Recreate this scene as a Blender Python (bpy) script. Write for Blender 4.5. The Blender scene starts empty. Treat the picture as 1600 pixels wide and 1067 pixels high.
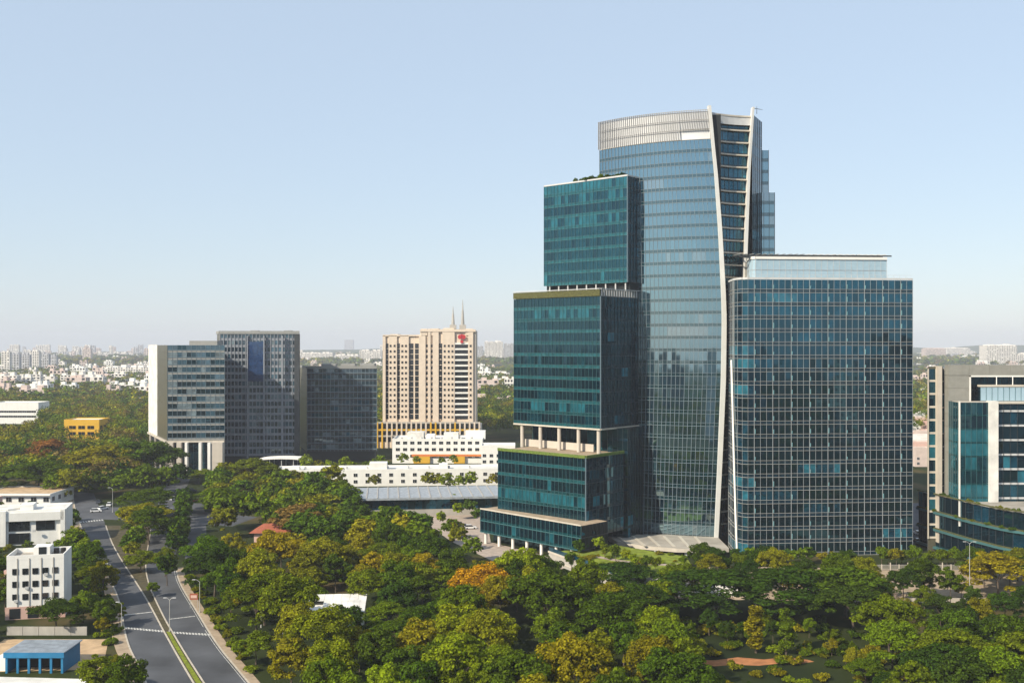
import bpy, math, random
import numpy as np
from mathutils import Vector, Matrix

sc = bpy.context.scene
COL = sc.collection
R = math.radians
rng = random.Random(7)
nrg = np.random.default_rng(11)

# ------------------------------------------------------------------ camera
F, H, YH = 1600.0, 65.0, 538.0        # focal length in photo pixels, eye height, horizon row
cam = bpy.data.cameras.new('camera')
cam.sensor_width = 36.0
cam.lens = 36.0
cam.shift_y = (YH - 533.5) / 1600.0
cam.clip_start = 1.0
cam.clip_end = 30000
co = bpy.data.objects.new('camera', cam)
co.location = (0, 0, H)
co.rotation_euler = (R(90), 0, 0)
COL.objects.link(co)
sc.camera = co

# ------------------------------------------------------------------ sky, sun, exposure
SUN_DIR = Vector((-0.76, -0.65, 0)).normalized()
SUN_EL = R(35)
w = bpy.data.worlds.new('World')
sc.world = w
w.use_nodes = True
nt = w.node_tree
bgn = nt.nodes['Background']
sky = nt.nodes.new('ShaderNodeTexSky')
sky.sky_type = 'NISHITA'
sky.sun_disc = False
sky.sun_elevation = SUN_EL
sky.sun_rotation = math.atan2(SUN_DIR.x, SUN_DIR.y)
sky.altitude = 300
sky.air_density = 1.2
sky.dust_density = 0.5
sky.ozone_density = 1.5
sm = nt.nodes.new('ShaderNodeVectorMath'); sm.operation = 'MULTIPLY_ADD'      # the clear sky seen through thin high haze, alike in all directions
sm.inputs[1].default_value = (0.25, 0.25, 0.25); sm.inputs[2].default_value = (2.16, 2.58, 3.12)
nt.links.new(sky.outputs[0], sm.inputs[0]); nt.links.new(sm.outputs[0], bgn.inputs[0])
bgn.inputs[1].default_value = 0.15
sl = bpy.data.lights.new('sun', 'SUN')
sl.energy = 5.0
sl.angle = R(0.53)
sl.color = (1.0, 0.90, 0.72)
so = bpy.data.objects.new('sun', sl)
sv = Vector((SUN_DIR.x * math.cos(SUN_EL), SUN_DIR.y * math.cos(SUN_EL), math.sin(SUN_EL)))
so.rotation_euler = sv.to_track_quat('Z', 'Y').to_euler()
so.location = (-200, -100, 300)
COL.objects.link(so)
sc.view_settings.view_transform = 'Standard'
sc.view_settings.look = 'None'
sc.view_settings.gamma = 1
sc.view_settings.exposure = 0.40
sc.view_settings.use_curve_mapping = False
sc.render.engine = 'CYCLES'
cy = sc.cycles
cy.max_bounces = 6
cy.diffuse_bounces = 3
cy.glossy_bounces = 4
cy.transmission_bounces = 2
cy.transparent_max_bounces = 6
cy.volume_bounces = 0
cy.use_denoising = True

# ------------------------------------------------------------------ helpers
def gp(x, y, z=0.0):
    """photo pixel on the plane of height z -> place in the world"""
    Y = F * (H - z) / (y - YH)
    return ((x - 800) * Y / F, Y)

def px(x, Y): return (x - 800) * Y / F
def pz(y, Y): return H - (y - YH) * Y / F

class MB:
    def __init__(s):
        s.v = []; s.f = []; s.m = []
    def quad(s, a, b, c, d, mi=0):
        n = len(s.v); s.v += [a, b, c, d]; s.f.append((n, n + 1, n + 2, n + 3)); s.m.append(mi)
    def box(s, cx, cy, cz, sx, sy, sz, rz=0.0, mi=0):
        c, q = math.cos(rz), math.sin(rz); n = len(s.v)
        for z in (-sz / 2, sz / 2):
            for x, y in ((-1, -1), (1, -1), (1, 1), (-1, 1)):
                X, Y = x * sx / 2, y * sy / 2
                s.v.append((cx + X * c - Y * q, cy + X * q + Y * c, cz + z))
        s.f += [(n + 3, n + 2, n + 1, n), (n + 4, n + 5, n + 6, n + 7)] + [(n + i, n + (i + 1) % 4, n + 4 + (i + 1) % 4, n + 4 + i) for i in range(4)]
        s.m += [mi] * 6
    def prism(s, pts, z0, z1, mi=0, top=None):
        """pts counter-clockwise seen from above"""
        n = len(s.v); k = len(pts)
        s.v += [(p[0], p[1], z0) for p in pts] + [(p[0], p[1], z1) for p in pts]
        for i in range(k):
            j = (i + 1) % k
            s.f.append((n + i, n + j, n + k + j, n + k + i)); s.m.append(mi)
        s.f.append(tuple(n + k + i for i in range(k))); s.m.append(mi if top is None else top)
        s.f.append(tuple(n + k - 1 - i for i in range(k))); s.m.append(mi)
    def bar(s, p0, p1, out, w, d, mi=0):
        """a bar from p0 to p1: w across, d along the outward vector"""
        a, b = Vector(p0), Vector(p1); t = (b - a).normalized(); o = Vector(out).normalized()
        o = (o - t * o.dot(t)).normalized(); u = t.cross(o)
        n = len(s.v)
        for q in (a, b):
            for x, y in ((-1, 0), (1, 0), (1, 1), (-1, 1)):
                s.v.append(tuple(q + u * (x * w / 2) + o * (y * d)))
        s.f += [(n + 3, n + 2, n + 1, n), (n + 4, n + 5, n + 6, n + 7)] + [(n + i, n + (i + 1) % 4, n + 4 + (i + 1) % 4, n + 4 + i) for i in range(4)]
        s.m += [mi] * 6
    def tube(s, p0, p1, r0, r1, k=6, mi=0, cap=True):
        a, b = Vector(p0), Vector(p1); t = (b - a).normalized()
        u = t.cross(Vector((0, 0, 1)))
        if u.length < 1e-3: u = Vector((1, 0, 0))
        u.normalize(); w_ = t.cross(u); n = len(s.v)
        for q, r in ((a, r0), (b, r1)):
            for i in range(k):
                an = 2 * math.pi * i / k
                s.v.append(tuple(q + (u * math.cos(an) + w_ * math.sin(an)) * r))
        for i in range(k):
            j = (i + 1) % k
            s.f.append((n + i, n + j, n + k + j, n + k + i)); s.m.append(mi)
        if cap:
            s.f.append(tuple(n + k + i for i in range(k))); s.m.append(mi)
            s.f.append(tuple(n + k - 1 - i for i in range(k))); s.m.append(mi)
    def mesh(s, name, mats):
        me = bpy.data.meshes.new(name)
        me.from_pydata(s.v, [], s.f)
        for m in (mats if isinstance(mats, (list, tuple)) else [mats]): me.materials.append(m)
        if any(s.m): me.polygons.foreach_set('material_index', s.m)
        me.update()
        return me
    def build(s, name, mats, parent=None, **kw):
        return obj(name, s.mesh(name, mats), parent, **kw)

def obj(name, data, parent=None, label=None, cat=None, group=None, kind=None, loc=None, rz=None):
    o = bpy.data.objects.new(name, data)
    COL.objects.link(o)
    if parent is not None: o.parent = parent
    if loc is not None: o.location = loc
    if rz is not None: o.rotation_euler = (0, 0, rz)
    if label: o['label'] = label
    if cat: o['category'] = cat
    if group: o['group'] = group
    if kind: o['kind'] = kind
    return o

def thing(name, label, cat, loc=(0, 0, 0), rz=0.0, group=None):
    return obj(name, None, None, label, cat, group, None, loc, rz)

def copy_tree(o, loc, rz, label=None, group=None, scale=None):
    c = o.copy(); COL.objects.link(c); c.location = loc; c.rotation_euler = (0, 0, rz)
    if scale is not None: c.scale = scale
    if label: c['label'] = label
    if group: c['group'] = group
    for ch in list(o.children):
        d = ch.copy(); COL.objects.link(d); d.parent = c
        for g in list(ch.children):
            e = g.copy(); COL.objects.link(e); e.parent = d
    return c

# ------------------------------------------------------------------ materials
def mat(name, col, rough=0.8, var=0.12, scale=0.35, spec=0.3, metal=0.0, streak=0.0, bump=0.0, emit=None):
    m = bpy.data.materials.new(name); m.use_nodes = True
    n = m.node_tree; p = n.nodes['Principled BSDF']
    p.inputs['Roughness'].default_value = rough
    p.inputs['Specular IOR Level'].default_value = spec
    p.inputs['Metallic'].default_value = metal
    if var <= 0:
        p.inputs['Base Color'].default_value = (*col, 1); return m
    tc = n.nodes.new('ShaderNodeTexCoord')
    no = n.nodes.new('ShaderNodeTexNoise'); no.inputs['Scale'].default_value = scale; no.inputs['Detail'].default_value = 6
    n.links.new(tc.outputs['Object'], no.inputs['Vector'])
    fac = no.outputs[0]
    if streak:
        mp = n.nodes.new('ShaderNodeMapping'); mp.inputs['Scale'].default_value = (1, 1, 0.06)
        n.links.new(tc.outputs['Object'], mp.inputs[0])
        n2 = n.nodes.new('ShaderNodeTexNoise'); n2.inputs['Scale'].default_value = 1.3; n2.inputs['Detail'].default_value = 5
        n.links.new(mp.outputs[0], n2.inputs['Vector'])
        mx = n.nodes.new('ShaderNodeMath'); mx.operation = 'MULTIPLY_ADD'
        n.links.new(n2.outputs[0], mx.inputs[0]); mx.inputs[1].default_value = streak; 
        n.links.new(no.outputs[0], mx.inputs[2]); fac = mx.outputs[0]
    cr = n.nodes.new('ShaderNodeValToRGB')
    cr.color_ramp.elements[0].position = 0.3; cr.color_ramp.elements[1].position = 0.72 + streak
    cr.color_ramp.elements[0].color = (*[c * (1 - var) for c in col], 1)
    cr.color_ramp.elements[1].color = (*[min(1, c * (1 + var)) for c in col], 1)
    n.links.new(fac, cr.inputs[0]); n.links.new(cr.outputs[0], p.inputs['Base Color'])
    if bump:
        b = n.nodes.new('ShaderNodeBump'); b.inputs['Strength'].default_value = bump
        n.links.new(no.outputs[0], b.inputs['Height']); n.links.new(b.outputs[0], p.inputs['Normal'])
    return m

def glass(name, col, ior=2.0, rough=0.03, tint=(1, 1, 1), var=0.4):
    m = bpy.data.materials.new(name); m.use_nodes = True
    n = m.node_tree; p = n.nodes['Principled BSDF']
    p.inputs['Roughness'].default_value = rough
    p.inputs['IOR'].default_value = ior
    p.inputs['Specular Tint'].default_value = (*tint, 1)
    tc = n.nodes.new('ShaderNodeTexCoord')
    no = n.nodes.new('ShaderNodeTexNoise'); no.inputs['Scale'].default_value = 0.9; no.inputs['Detail'].default_value = 3
    n.links.new(tc.outputs['Object'], no.inputs['Vector'])
    oi = n.nodes.new('ShaderNodeObjectInfo')
    ad = n.nodes.new('ShaderNodeVectorMath'); ad.operation = 'ADD'
    cx = n.nodes.new('ShaderNodeMath'); cx.operation = 'MULTIPLY'; cx.inputs[1].default_value = 90
    n.links.new(oi.outputs['Random'], cx.inputs[0])
    n.links.new(tc.outputs['Object'], ad.inputs[0]); n.links.new(cx.outputs[0], ad.inputs[1])
    n.links.new(ad.outputs[0], no.inputs['Vector'])
    cr = n.nodes.new('ShaderNodeValToRGB')
    cr.color_ramp.elements[0].position = 0.3; cr.color_ramp.elements[1].position = 0.7
    cr.color_ramp.elements[0].color = (*[c * (1 - var) for c in col], 1)
    cr.color_ramp.elements[1].color = (*[min(1, c * (1 + var)) for c in col], 1)
    n.links.new(no.outputs[0], cr.inputs[0]); n.links.new(cr.outputs[0], p.inputs['Base Color'])
    return m

M = {}
M['cream'] = mat('cream_metal', (0.50, 0.45, 0.38), 0.5, 0.1)
M['fin'] = mat('pale_fin_cladding', (0.72, 0.70, 0.66), 0.45, 0.08, streak=0.3)
M['white'] = mat('white_plaster', (0.74, 0.725, 0.69), 0.8, 0.1, streak=0.4)
M['concrete'] = mat('concrete', (0.36, 0.34, 0.31), 0.85, 0.2, streak=0.4)
M['palestone'] = mat('pale_stone', (0.48, 0.43, 0.37), 0.8, 0.12, streak=0.3)
M['beige'] = mat('beige_stone_cladding', (0.64, 0.535, 0.43), 0.8, 0.12, streak=0.3)
M['darkmetal'] = mat('dark_metal', (0.04, 0.045, 0.05), 0.45, 0.2)
M['grey'] = mat('grey_panel', (0.26, 0.26, 0.25), 0.6, 0.15, streak=0.3)
M['lightgrey'] = mat('light_grey_metal', (0.5, 0.5, 0.5), 0.5, 0.1)
M['olive'] = mat('olive_panel', (0.085, 0.08, 0.055), 0.35, 0.15, streak=0.3)
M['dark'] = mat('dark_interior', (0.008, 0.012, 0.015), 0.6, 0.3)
M['roof'] = mat('flat_roof', (0.33, 0.30, 0.26), 0.9, 0.25, 0.2)
M['roofwhite'] = mat('white_roof', (0.66, 0.64, 0.6), 0.9, 0.2, 0.3)
M['asphalt'] = mat('asphalt', (0.072, 0.075, 0.083), 0.9, 0.38, 0.09, bump=0.05)
M['paint'] = mat('road_paint', (0.50, 0.49, 0.46), 0.8, 0.45, 1.6)
M['pave'] = mat('tan_paving', (0.34, 0.26, 0.18), 0.9, 0.22, 0.5)
M['pinkpave'] = mat('pink_paving', (0.38, 0.31, 0.26), 0.9, 0.18, 0.6)
M['kerb'] = mat('kerb_stone', (0.45, 0.40, 0.33), 0.9, 0.2, 1.0)
M['sand'] = mat('sandy_soil', (0.46, 0.32, 0.19), 0.95, 0.25, 0.4)
M['redsoil'] = mat('red_soil', (0.36, 0.15, 0.06), 0.95, 0.3, 0.5)
M['blue'] = mat('blue_paint', (0.02, 0.16, 0.32), 0.5, 0.15)
M['tin'] = mat('tin_roof', (0.34, 0.37, 0.40), 0.5, 0.25, 0.8, metal=0.2)
M['terracotta'] = mat('terracotta', (0.30, 0.09, 0.05), 0.85, 0.2, 1.0)
M['pink'] = mat('pink_plaster', (0.58, 0.38, 0.32), 0.85, 0.12, streak=0.3)
M['yellow'] = mat('yellow_plaster', (0.62, 0.36, 0.03), 0.8, 0.15, streak=0.3)
M['orange'] = mat('orange_paint', (0.62, 0.20, 0.06), 0.8, 0.12)
M['red'] = mat('red_paint', (0.45, 0.03, 0.04), 0.6, 0.1)
M['carwhite'] = mat('white_car_paint', (0.75, 0.75, 0.75), 0.25, 0.0, spec=0.6)
M['cardark'] = mat('dark_car_paint', (0.05, 0.055, 0.07), 0.25, 0.0, spec=0.6)
M['carred'] = mat('red_car_paint', (0.35, 0.03, 0.03), 0.25, 0.0, spec=0.6)
M['tyre'] = mat('tyre_rubber', (0.02, 0.02, 0.02), 0.9, 0.0)
M['carglass'] = glass('car_glass', (0.01, 0.012, 0.015), 1.5)
M['bark'] = mat('bark', (0.11, 0.085, 0.065), 0.95, 0.3, 2.0)
M['palebark'] = mat('pale_bark', (0.30, 0.22, 0.17), 0.95, 0.2, 2.0)
M['pole'] = mat('galvanised_pole', (0.5, 0.49, 0.46), 0.5, 0.15, metal=0.3)

def leafmat(name, vcol=False, trans=0.34):
    m = bpy.data.materials.new(name); m.use_nodes = True
    n = m.node_tree; n.nodes.remove(n.nodes['Principled BSDF']); out = n.nodes['Material Output']
    if vcol:
        src = n.nodes.new('ShaderNodeAttribute'); src.attribute_name = 'leafcol'; csock = src.outputs['Color']
    else:
        src = n.nodes.new('ShaderNodeObjectInfo'); csock = src.outputs['Color']
    ge = n.nodes.new('ShaderNodeNewGeometry')
    mr = n.nodes.new('ShaderNodeMapRange'); mr.inputs['To Min'].default_value = 0.35; mr.inputs['To Max'].default_value = 1.75
    n.links.new(ge.outputs['Random Per Island'], mr.inputs[0])
    mu = n.nodes.new('ShaderNodeVectorMath'); mu.operation = 'SCALE'
    n.links.new(csock, mu.inputs[0]); n.links.new(mr.outputs[0], mu.inputs['Scale'])
    d = n.nodes.new('ShaderNodeBsdfDiffuse'); t = n.nodes.new('ShaderNodeBsdfTranslucent')
    tm = n.nodes.new('ShaderNodeVectorMath'); tm.operation = 'MULTIPLY'; tm.inputs[1].default_value = (1.7, 1.4, 0.3)
    n.links.new(mu.outputs[0], tm.inputs[0])
    n.links.new(mu.outputs[0], d.inputs[0]); n.links.new(tm.outputs[0], t.inputs[0])
    mix = n.nodes.new('ShaderNodeMixShader'); mix.inputs[0].default_value = trans
    n.links.new(d.outputs[0], mix.inputs[1]); n.links.new(t.outputs[0], mix.inputs[2])
    n.links.new(mix.outputs[0], out.inputs[0])
    return m
UNITS = ['', 'first', 'second', 'third', 'fourth', 'fifth', 'sixth', 'seventh', 'eighth', 'ninth', 'tenth', 'eleventh', 'twelfth', 'thirteenth', 'fourteenth', 'fifteenth', 'sixteenth', 'seventeenth', 'eighteenth', 'nineteenth']
TENS = ['', '', 'twent', 'thirt', 'fort', 'fift', 'sixt', 'sevent', 'eight', 'ninet']
def nth(i):
    if i >= 100: return 'hundred and ' + nth(i - 100) if i > 100 else 'hundredth'
    if i < 20: return UNITS[i]
    return TENS[i // 10] + ('ieth' if i % 10 == 0 else 'y-' + UNITS[i % 10])
def number(things_, text, key):
    L = sorted(things_, key=key)
    for i, o in enumerate(L): o['label'] = text.replace('NTH', nth(i + 1))
M['leaf'] = leafmat('leaves')
M['farleaf'] = leafmat('distant_leaves', True, 0.15)

# ------------------------------------------------------------------ ground
def groundmat():
    m = bpy.data.materials.new('ground_cover'); m.use_nodes = True
    n = m.node_tree; p = n.nodes['Principled BSDF']; p.inputs['Roughness'].default_value = 0.95
    p.inputs['Specular IOR Level'].default_value = 0.1
    tc = n.nodes.new('ShaderNodeTexCoord')
    a = n.nodes.new('ShaderNodeTexNoise'); a.inputs['Scale'].default_value = 0.03; a.inputs['Detail'].default_value = 8
    n.links.new(tc.outputs['Object'], a.inputs['Vector'])
    cr = n.nodes.new('ShaderNodeValToRGB'); e = cr.color_ramp.elements
    e[0].position = 0.35; e[0].color = (0.014, 0.022, 0.007, 1)
    e[1].position = 0.70; e[1].color = (0.11, 0.075, 0.035, 1)
    x = e.new(0.55); x.color = (0.03, 0.04, 0.010, 1)
    n.links.new(a.outputs[0], cr.inputs[0]); n.links.new(cr.outputs[0], p.inputs['Base Color'])
    return m
M['ground'] = groundmat()
g = MB(); g.quad((-7000, -2500, 0), (7000, -2500, 0), (7000, 8000, 0), (-7000, 8000, 0))
g.build('ground', M['ground'], kind='structure', label='green and brown ground under the trees and buildings')

# low hills all along the horizon
hb = MB(); hx = np.linspace(-7000, 7000, 90)
def ridge(x, k):
    return 10 + 30 * (0.5 + 0.5 * math.sin(x * 0.0011 + k * 2.1 + 1)) + 12 * math.sin(x * 0.0043 + k) + 5 * math.sin(x * 0.013 + 2 * k) + 42 / (1 + math.exp(-(x - 1500) / 450))
for k, (Y0, dY) in enumerate(((6600, 900),)):
    for i in range(len(hx) - 1):
        x0, x1 = hx[i], hx[i + 1]; z0, z1 = max(6, ridge(x0, k)), max(6, ridge(x1, k))
        hb.quad((x0, Y0 - 700, 0.5), (x1, Y0 - 700, 0.5), (x1, Y0, z1), (x0, Y0, z0))
        hb.quad((x0, Y0, z0), (x1, Y0, z1), (x1, Y0 + 700, 0.5), (x0, Y0 + 700, 0.5))
M['hill'] = mat('hill_cover', (0.05, 0.07, 0.03), 0.95, 0.4, 0.01)
hb.build('hill', M['hill'], kind='structure', label='low wooded hills along the hazy horizon')

# ------------------------------------------------------------------ roads and paving
def strip(name, L, Rr, z, m, label=None, kind='structure', thick=0):
    b = MB()
    for i in range(len(L) - 1):
        a, c, d, e = L[i], Rr[i], Rr[i + 1], L[i + 1]
        b.quad((*a, z), (*c, z), (*d, z), (*e, z))
    return b.build(name, m, kind=kind, label=label)

def smooth(pts, n=40):
    """Catmull-Rom through the points, evenly in the parameter"""
    P = [Vector(p) for p in pts]; P = [2 * P[0] - P[1]] + P + [2 * P[-1] - P[-2]]
    out = []
    segs = len(pts) - 1
    for k in range(n + 1):
        t = k / n * segs; i = min(int(t), segs - 1); u = t - i
        a, b, c, d = P[i], P[i + 1], P[i + 2], P[i + 3]
        q = 0.5 * ((2 * b) + (c - a) * u + (2 * a - 5 * b + 4 * c - d) * u * u + (3 * b - a - 3 * c + d) * u ** 3)
        out.append(tuple(q))
    return out

def kerb(name, pts, h=0.14, w=0.35, m='kerb', label=None):
    b = MB()
    for i in range(len(pts) - 1):
        p, q = Vector((*pts[i], 0)), Vector((*pts[i + 1], 0)); t = (q - p).normalized()
        b.bar(tuple(p + Vector((0, 0, h / 2))), tuple(q + t * 0.02 + Vector((0, 0, h / 2))), (0, 0, 1), w, h / 2)
    return b.build(name, M[m], kind='structure', label=label)

LL = smooth([(-27, 110), (-70.5, 197.3), (-84.5, 225), (-104, 269), (-137, 332), (-168, 395), (-194, 452)])
LR = smooth([(-17, 110), (-61.6, 197.3), (-77.5, 229), (-86.8, 248), (-97.5, 269.4), (-128.5, 330), (-157, 392), (-183, 448)])
RL = smooth([(-14, 110), (-59.4, 197.3), (-76.2, 230.5), (-85.4, 249.4), (-98.5, 278), (-109, 305), (-121, 342), (-132, 376), (-145, 420), (-158, 464), (-174, 520)])
RR = smooth([(-5, 110), (-51, 197.3), (-64, 222), (-77.2, 250), (-91, 280), (-100.2, 305), (-111, 340), (-121.5, 374), (-134.5, 419), (-147.5, 464), (-162, 520)])
SL = smooth([(-97.5, 305), (-108, 340), (-119, 380), (-131, 420)], 20)
SR = smooth([(-90.5, 300), (-101, 338), (-113, 378), (-126, 418)], 20)
strip('cross_street', [(-260, 388), (-170, 384), (-128, 376), (-100, 366)], [(-260, 408), (-170, 412), (-128, 402), (-96, 386)], 0.012, M['asphalt'], 'grey cross street at the far junction')
strip('road', LL, LR, 0.02, M['asphalt'], 'two lane carriageway left of the planted median')
strip('road', RL, RR, 0.02, M['asphalt'], 'two lane carriageway right of the planted median')
strip('service_road', SL, SR, 0.016, M['asphalt'], 'narrow service road beside the hedge row')
med = [a for a in LR if a[1] < 378]; medr = [a for a in RL if a[1] < 368]
b = MB(); b.prism([(p[0] - 0.4, p[1]) for p in medr if 110 <= p[1]][::1] + [(p[0] + 0.4, p[1]) for p in med][::-1], 0.0, 0.10)
M['medsoil'] = mat('median_soil', (0.075, 0.062, 0.032), 0.95, 0.4, 0.6)
M['grass'] = mat('median_grass', (0.16, 0.19, 0.012), 0.95, 0.4, 1.2)
b.build('median_strip', M['medsoil'], kind='structure', label='earth strip of the planted median between the carriageways')
for ya, yb in ((110, 233),):
    a_ = [p for p in LR if ya <= p[1] <= yb]; c_ = [(np.interp(p[1], [q[1] for q in RL], [q[0] for q in RL]), p[1]) for p in a_]
    if ya > 300: c_ = [(p[0] + 3.5, p[1]) for p in a_]
    b = MB(); b.prism([(p[0] - .6, p[1]) for p in c_] + [(p[0] + .6, p[1]) for p in a_][::-1], 0.05, 0.16); b.build('grass_strip', M['grass'], kind='structure', label='yellow green grass strip on the median, ' + ('near tip' if ya < 200 else 'far stretch by the white kerb'))
kerb('kerb', [(p[0] + 0.1, p[1]) for p in med], label='kerb along the median, left carriageway side')
kerb('kerb', [(p[0] - 0.1, p[1]) for p in medr], label='kerb along the median, right carriageway side')
side = [p for p in RR if p[1] < 300]
b = MB(); b.prism([(p[0] + 2.3, p[1]) for p in side] + [(p[0] + 0.2, p[1]) for p in side][::-1], 0, 0.13)
b.build('pavement', M['pave'], kind='structure', label='tan pavement along the right carriageway')
kerb('kerb', [(p[0] + 0.1, p[1]) for p in side], label='kerb of the tan pavement by the right carriageway')
lside = [p for p in LL if p[1] < 440]
b = MB(); b.prism([(p[0] - 0.2, p[1]) for p in lside] + [(p[0] - 3.2, p[1]) for p in lside][::-1], 0, 0.13)
b.build('pavement', M['pave'], kind='structure', label='dusty pavement along the left carriageway')
kerb('kerb', [(p[0] - 0.1, p[1]) for p in lside], label='kerb along the left carriageway')

def lerp_line(L, Rr, f): return [tuple(Vector(a).lerp(Vector(c), f)) for a, c in zip(L, Rr)]
b = MB()
def dashes(line, ymax, on, off, wd):
    acc = 0.0
    for i in range(len(line) - 1):
        p, q = Vector(line[i]), Vector(line[i + 1]); d = (q - p).length; t = (q - p) / d; s = 0.0
        nx = Vector((-t.y, t.x)) * wd / 2
        while s < d:
            ph = acc % (on + off)
            if ph < on and p.y < ymax:
                e = min(d, s + on - ph); a, c = p + t * s, p + t * e
                b.quad((*(a + nx), 0.03), (*(a - nx), 0.03), (*(c - nx), 0.03), (*(c + nx), 0.03)); acc += e - s; s = e + 1e-4
            else:
                e = min(d, s + (on + off) - ph) if ph >= on else d; acc += e - s; s = e + 1e-4
dashes(lerp_line(LL, LR, .5), 300, 2.8, 5.6, 0.3); dashes(lerp_line(RL, RR, 0.36), 300, 2.8, 5.6, 0.3); dashes(lerp_line(RL, RR, 0.70), 300, 2.6, 5.8, 0.28)
for L in (RR,): dashes([(p[0] + (0.5 if L is LL else -0.5), p[1]) for p in L], 300, 60, 0.01, 0.12)
def bars(L, Rr, Y, n, ln, wd):
    i = min(range(len(L)), key=lambda k: abs(L[k][1] - Y)); j = min(range(len(Rr)), key=lambda k: abs(Rr[k][1] - Y))
    a, c = Vector(L[i]), Vector(Rr[j]); t = Vector((-0.46, 0.89))
    for k in range(n):
        p = a.lerp(c, (k + 0.5) / n); u = Vector((t.y, -t.x)) * wd / 2
        b.quad((*(p - u), 0.034), (*(p + u), 0.034), (*(p + u + t * ln), 0.034), (*(p - u + t * ln), 0.034))
bars(LL, LR, 232, 13, 1.6, 0.42); bars(RL, RR, 232, 12, 1.6, 0.42)
bars(LL, LR, 246, 1, 0.5, 6.5); bars(RL, RR, 246, 1, 0.5, 6.0)
bars(RL, RR, 368, 9, 2.5, 0.5); bars(LL, LR, 374, 9, 2.5, 0.5)
b.build('road_marking', M['paint'], kind='structure', label='worn white lane dashes and crossing bars on the roads')

def poly(name, pts, z, m, label, z0=None):
    b = MB()
    if z0 is None:
        b.v = [(*p, z) for p in pts]; b.f = [tuple(range(len(pts)))]; b.m = [0]
    else: b.prism(pts, z0, z)
    return b.build(name, m, kind='structure', label=label)
poly('plaza', [(14, 296), (19, 304), (-7, 337), (-10, 390), (-34, 392), (-28, 362), (-20, 338), (-6, 308), (4, 292)], 0.01, M['pinkpave'], 'pinkish paved forecourt beside the glass podium')
poly('street', [(34, 262), (220, 252), (220, 292), (128, 296), (60, 300), (40, 292)], 0.008, M['pave'], 'tan paved street in front of the glass slab')
poly('yard', [(-110, 203), (-82, 205), (-89, 226), (-112, 226)], 0.01, M['sand'], 'sandy yard behind the blue shed')
poly('yard', [(-108, 186), (-76, 186), (-81, 199), (-108, 201)], 0.012, M['roofwhite'], 'pale concrete yard in front of the blue shed')
poly('dirt_path', [(37, 208), (41, 207), (45, 208), (50, 207.4), (55, 209), (58, 208.4), (62, 210), (61, 211.4), (57, 213), (52, 211.5), (47, 213), (42, 211), (38, 211)], 0.008, M['redsoil'], 'strip of bare red soil among the bushes')
poly('car_park', [(128, 335), (165, 330), (190, 420), (128, 420)], 0.01, M['asphalt'], 'shaded car park behind the glass slab')
# ------------------------------------------------------------------ glass facades
WORLD = {}
def wthing(name, label, cat, loc, group=None):
    """a thing whose parts are given in world coordinates"""
    o = thing(name, label, cat, loc, 0, group); WORLD[o.name] = Matrix.Translation(-Vector(loc)); return o

_obj0 = obj
def obj(name, data, parent=None, *a, **k):
    o = _obj0(name, data, parent, *a, **k)
    if parent is not None and parent.name in WORLD: o.matrix_parent_inverse = WORLD[parent.name]
    return o

PANE = {}
def pane_mesh(m):
    if m.name not in PANE:
        b = MB(); b.box(0, 0, 0, 1, 1, 1); PANE[m.name] = b.mesh('pane', m)
    return PANE[m.name]

def line(p, q, n):
    return [(p[0] + (q[0] - p[0]) * i / n, p[1] + (q[1] - p[1]) * i / n) for i in range(n + 1)]

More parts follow.
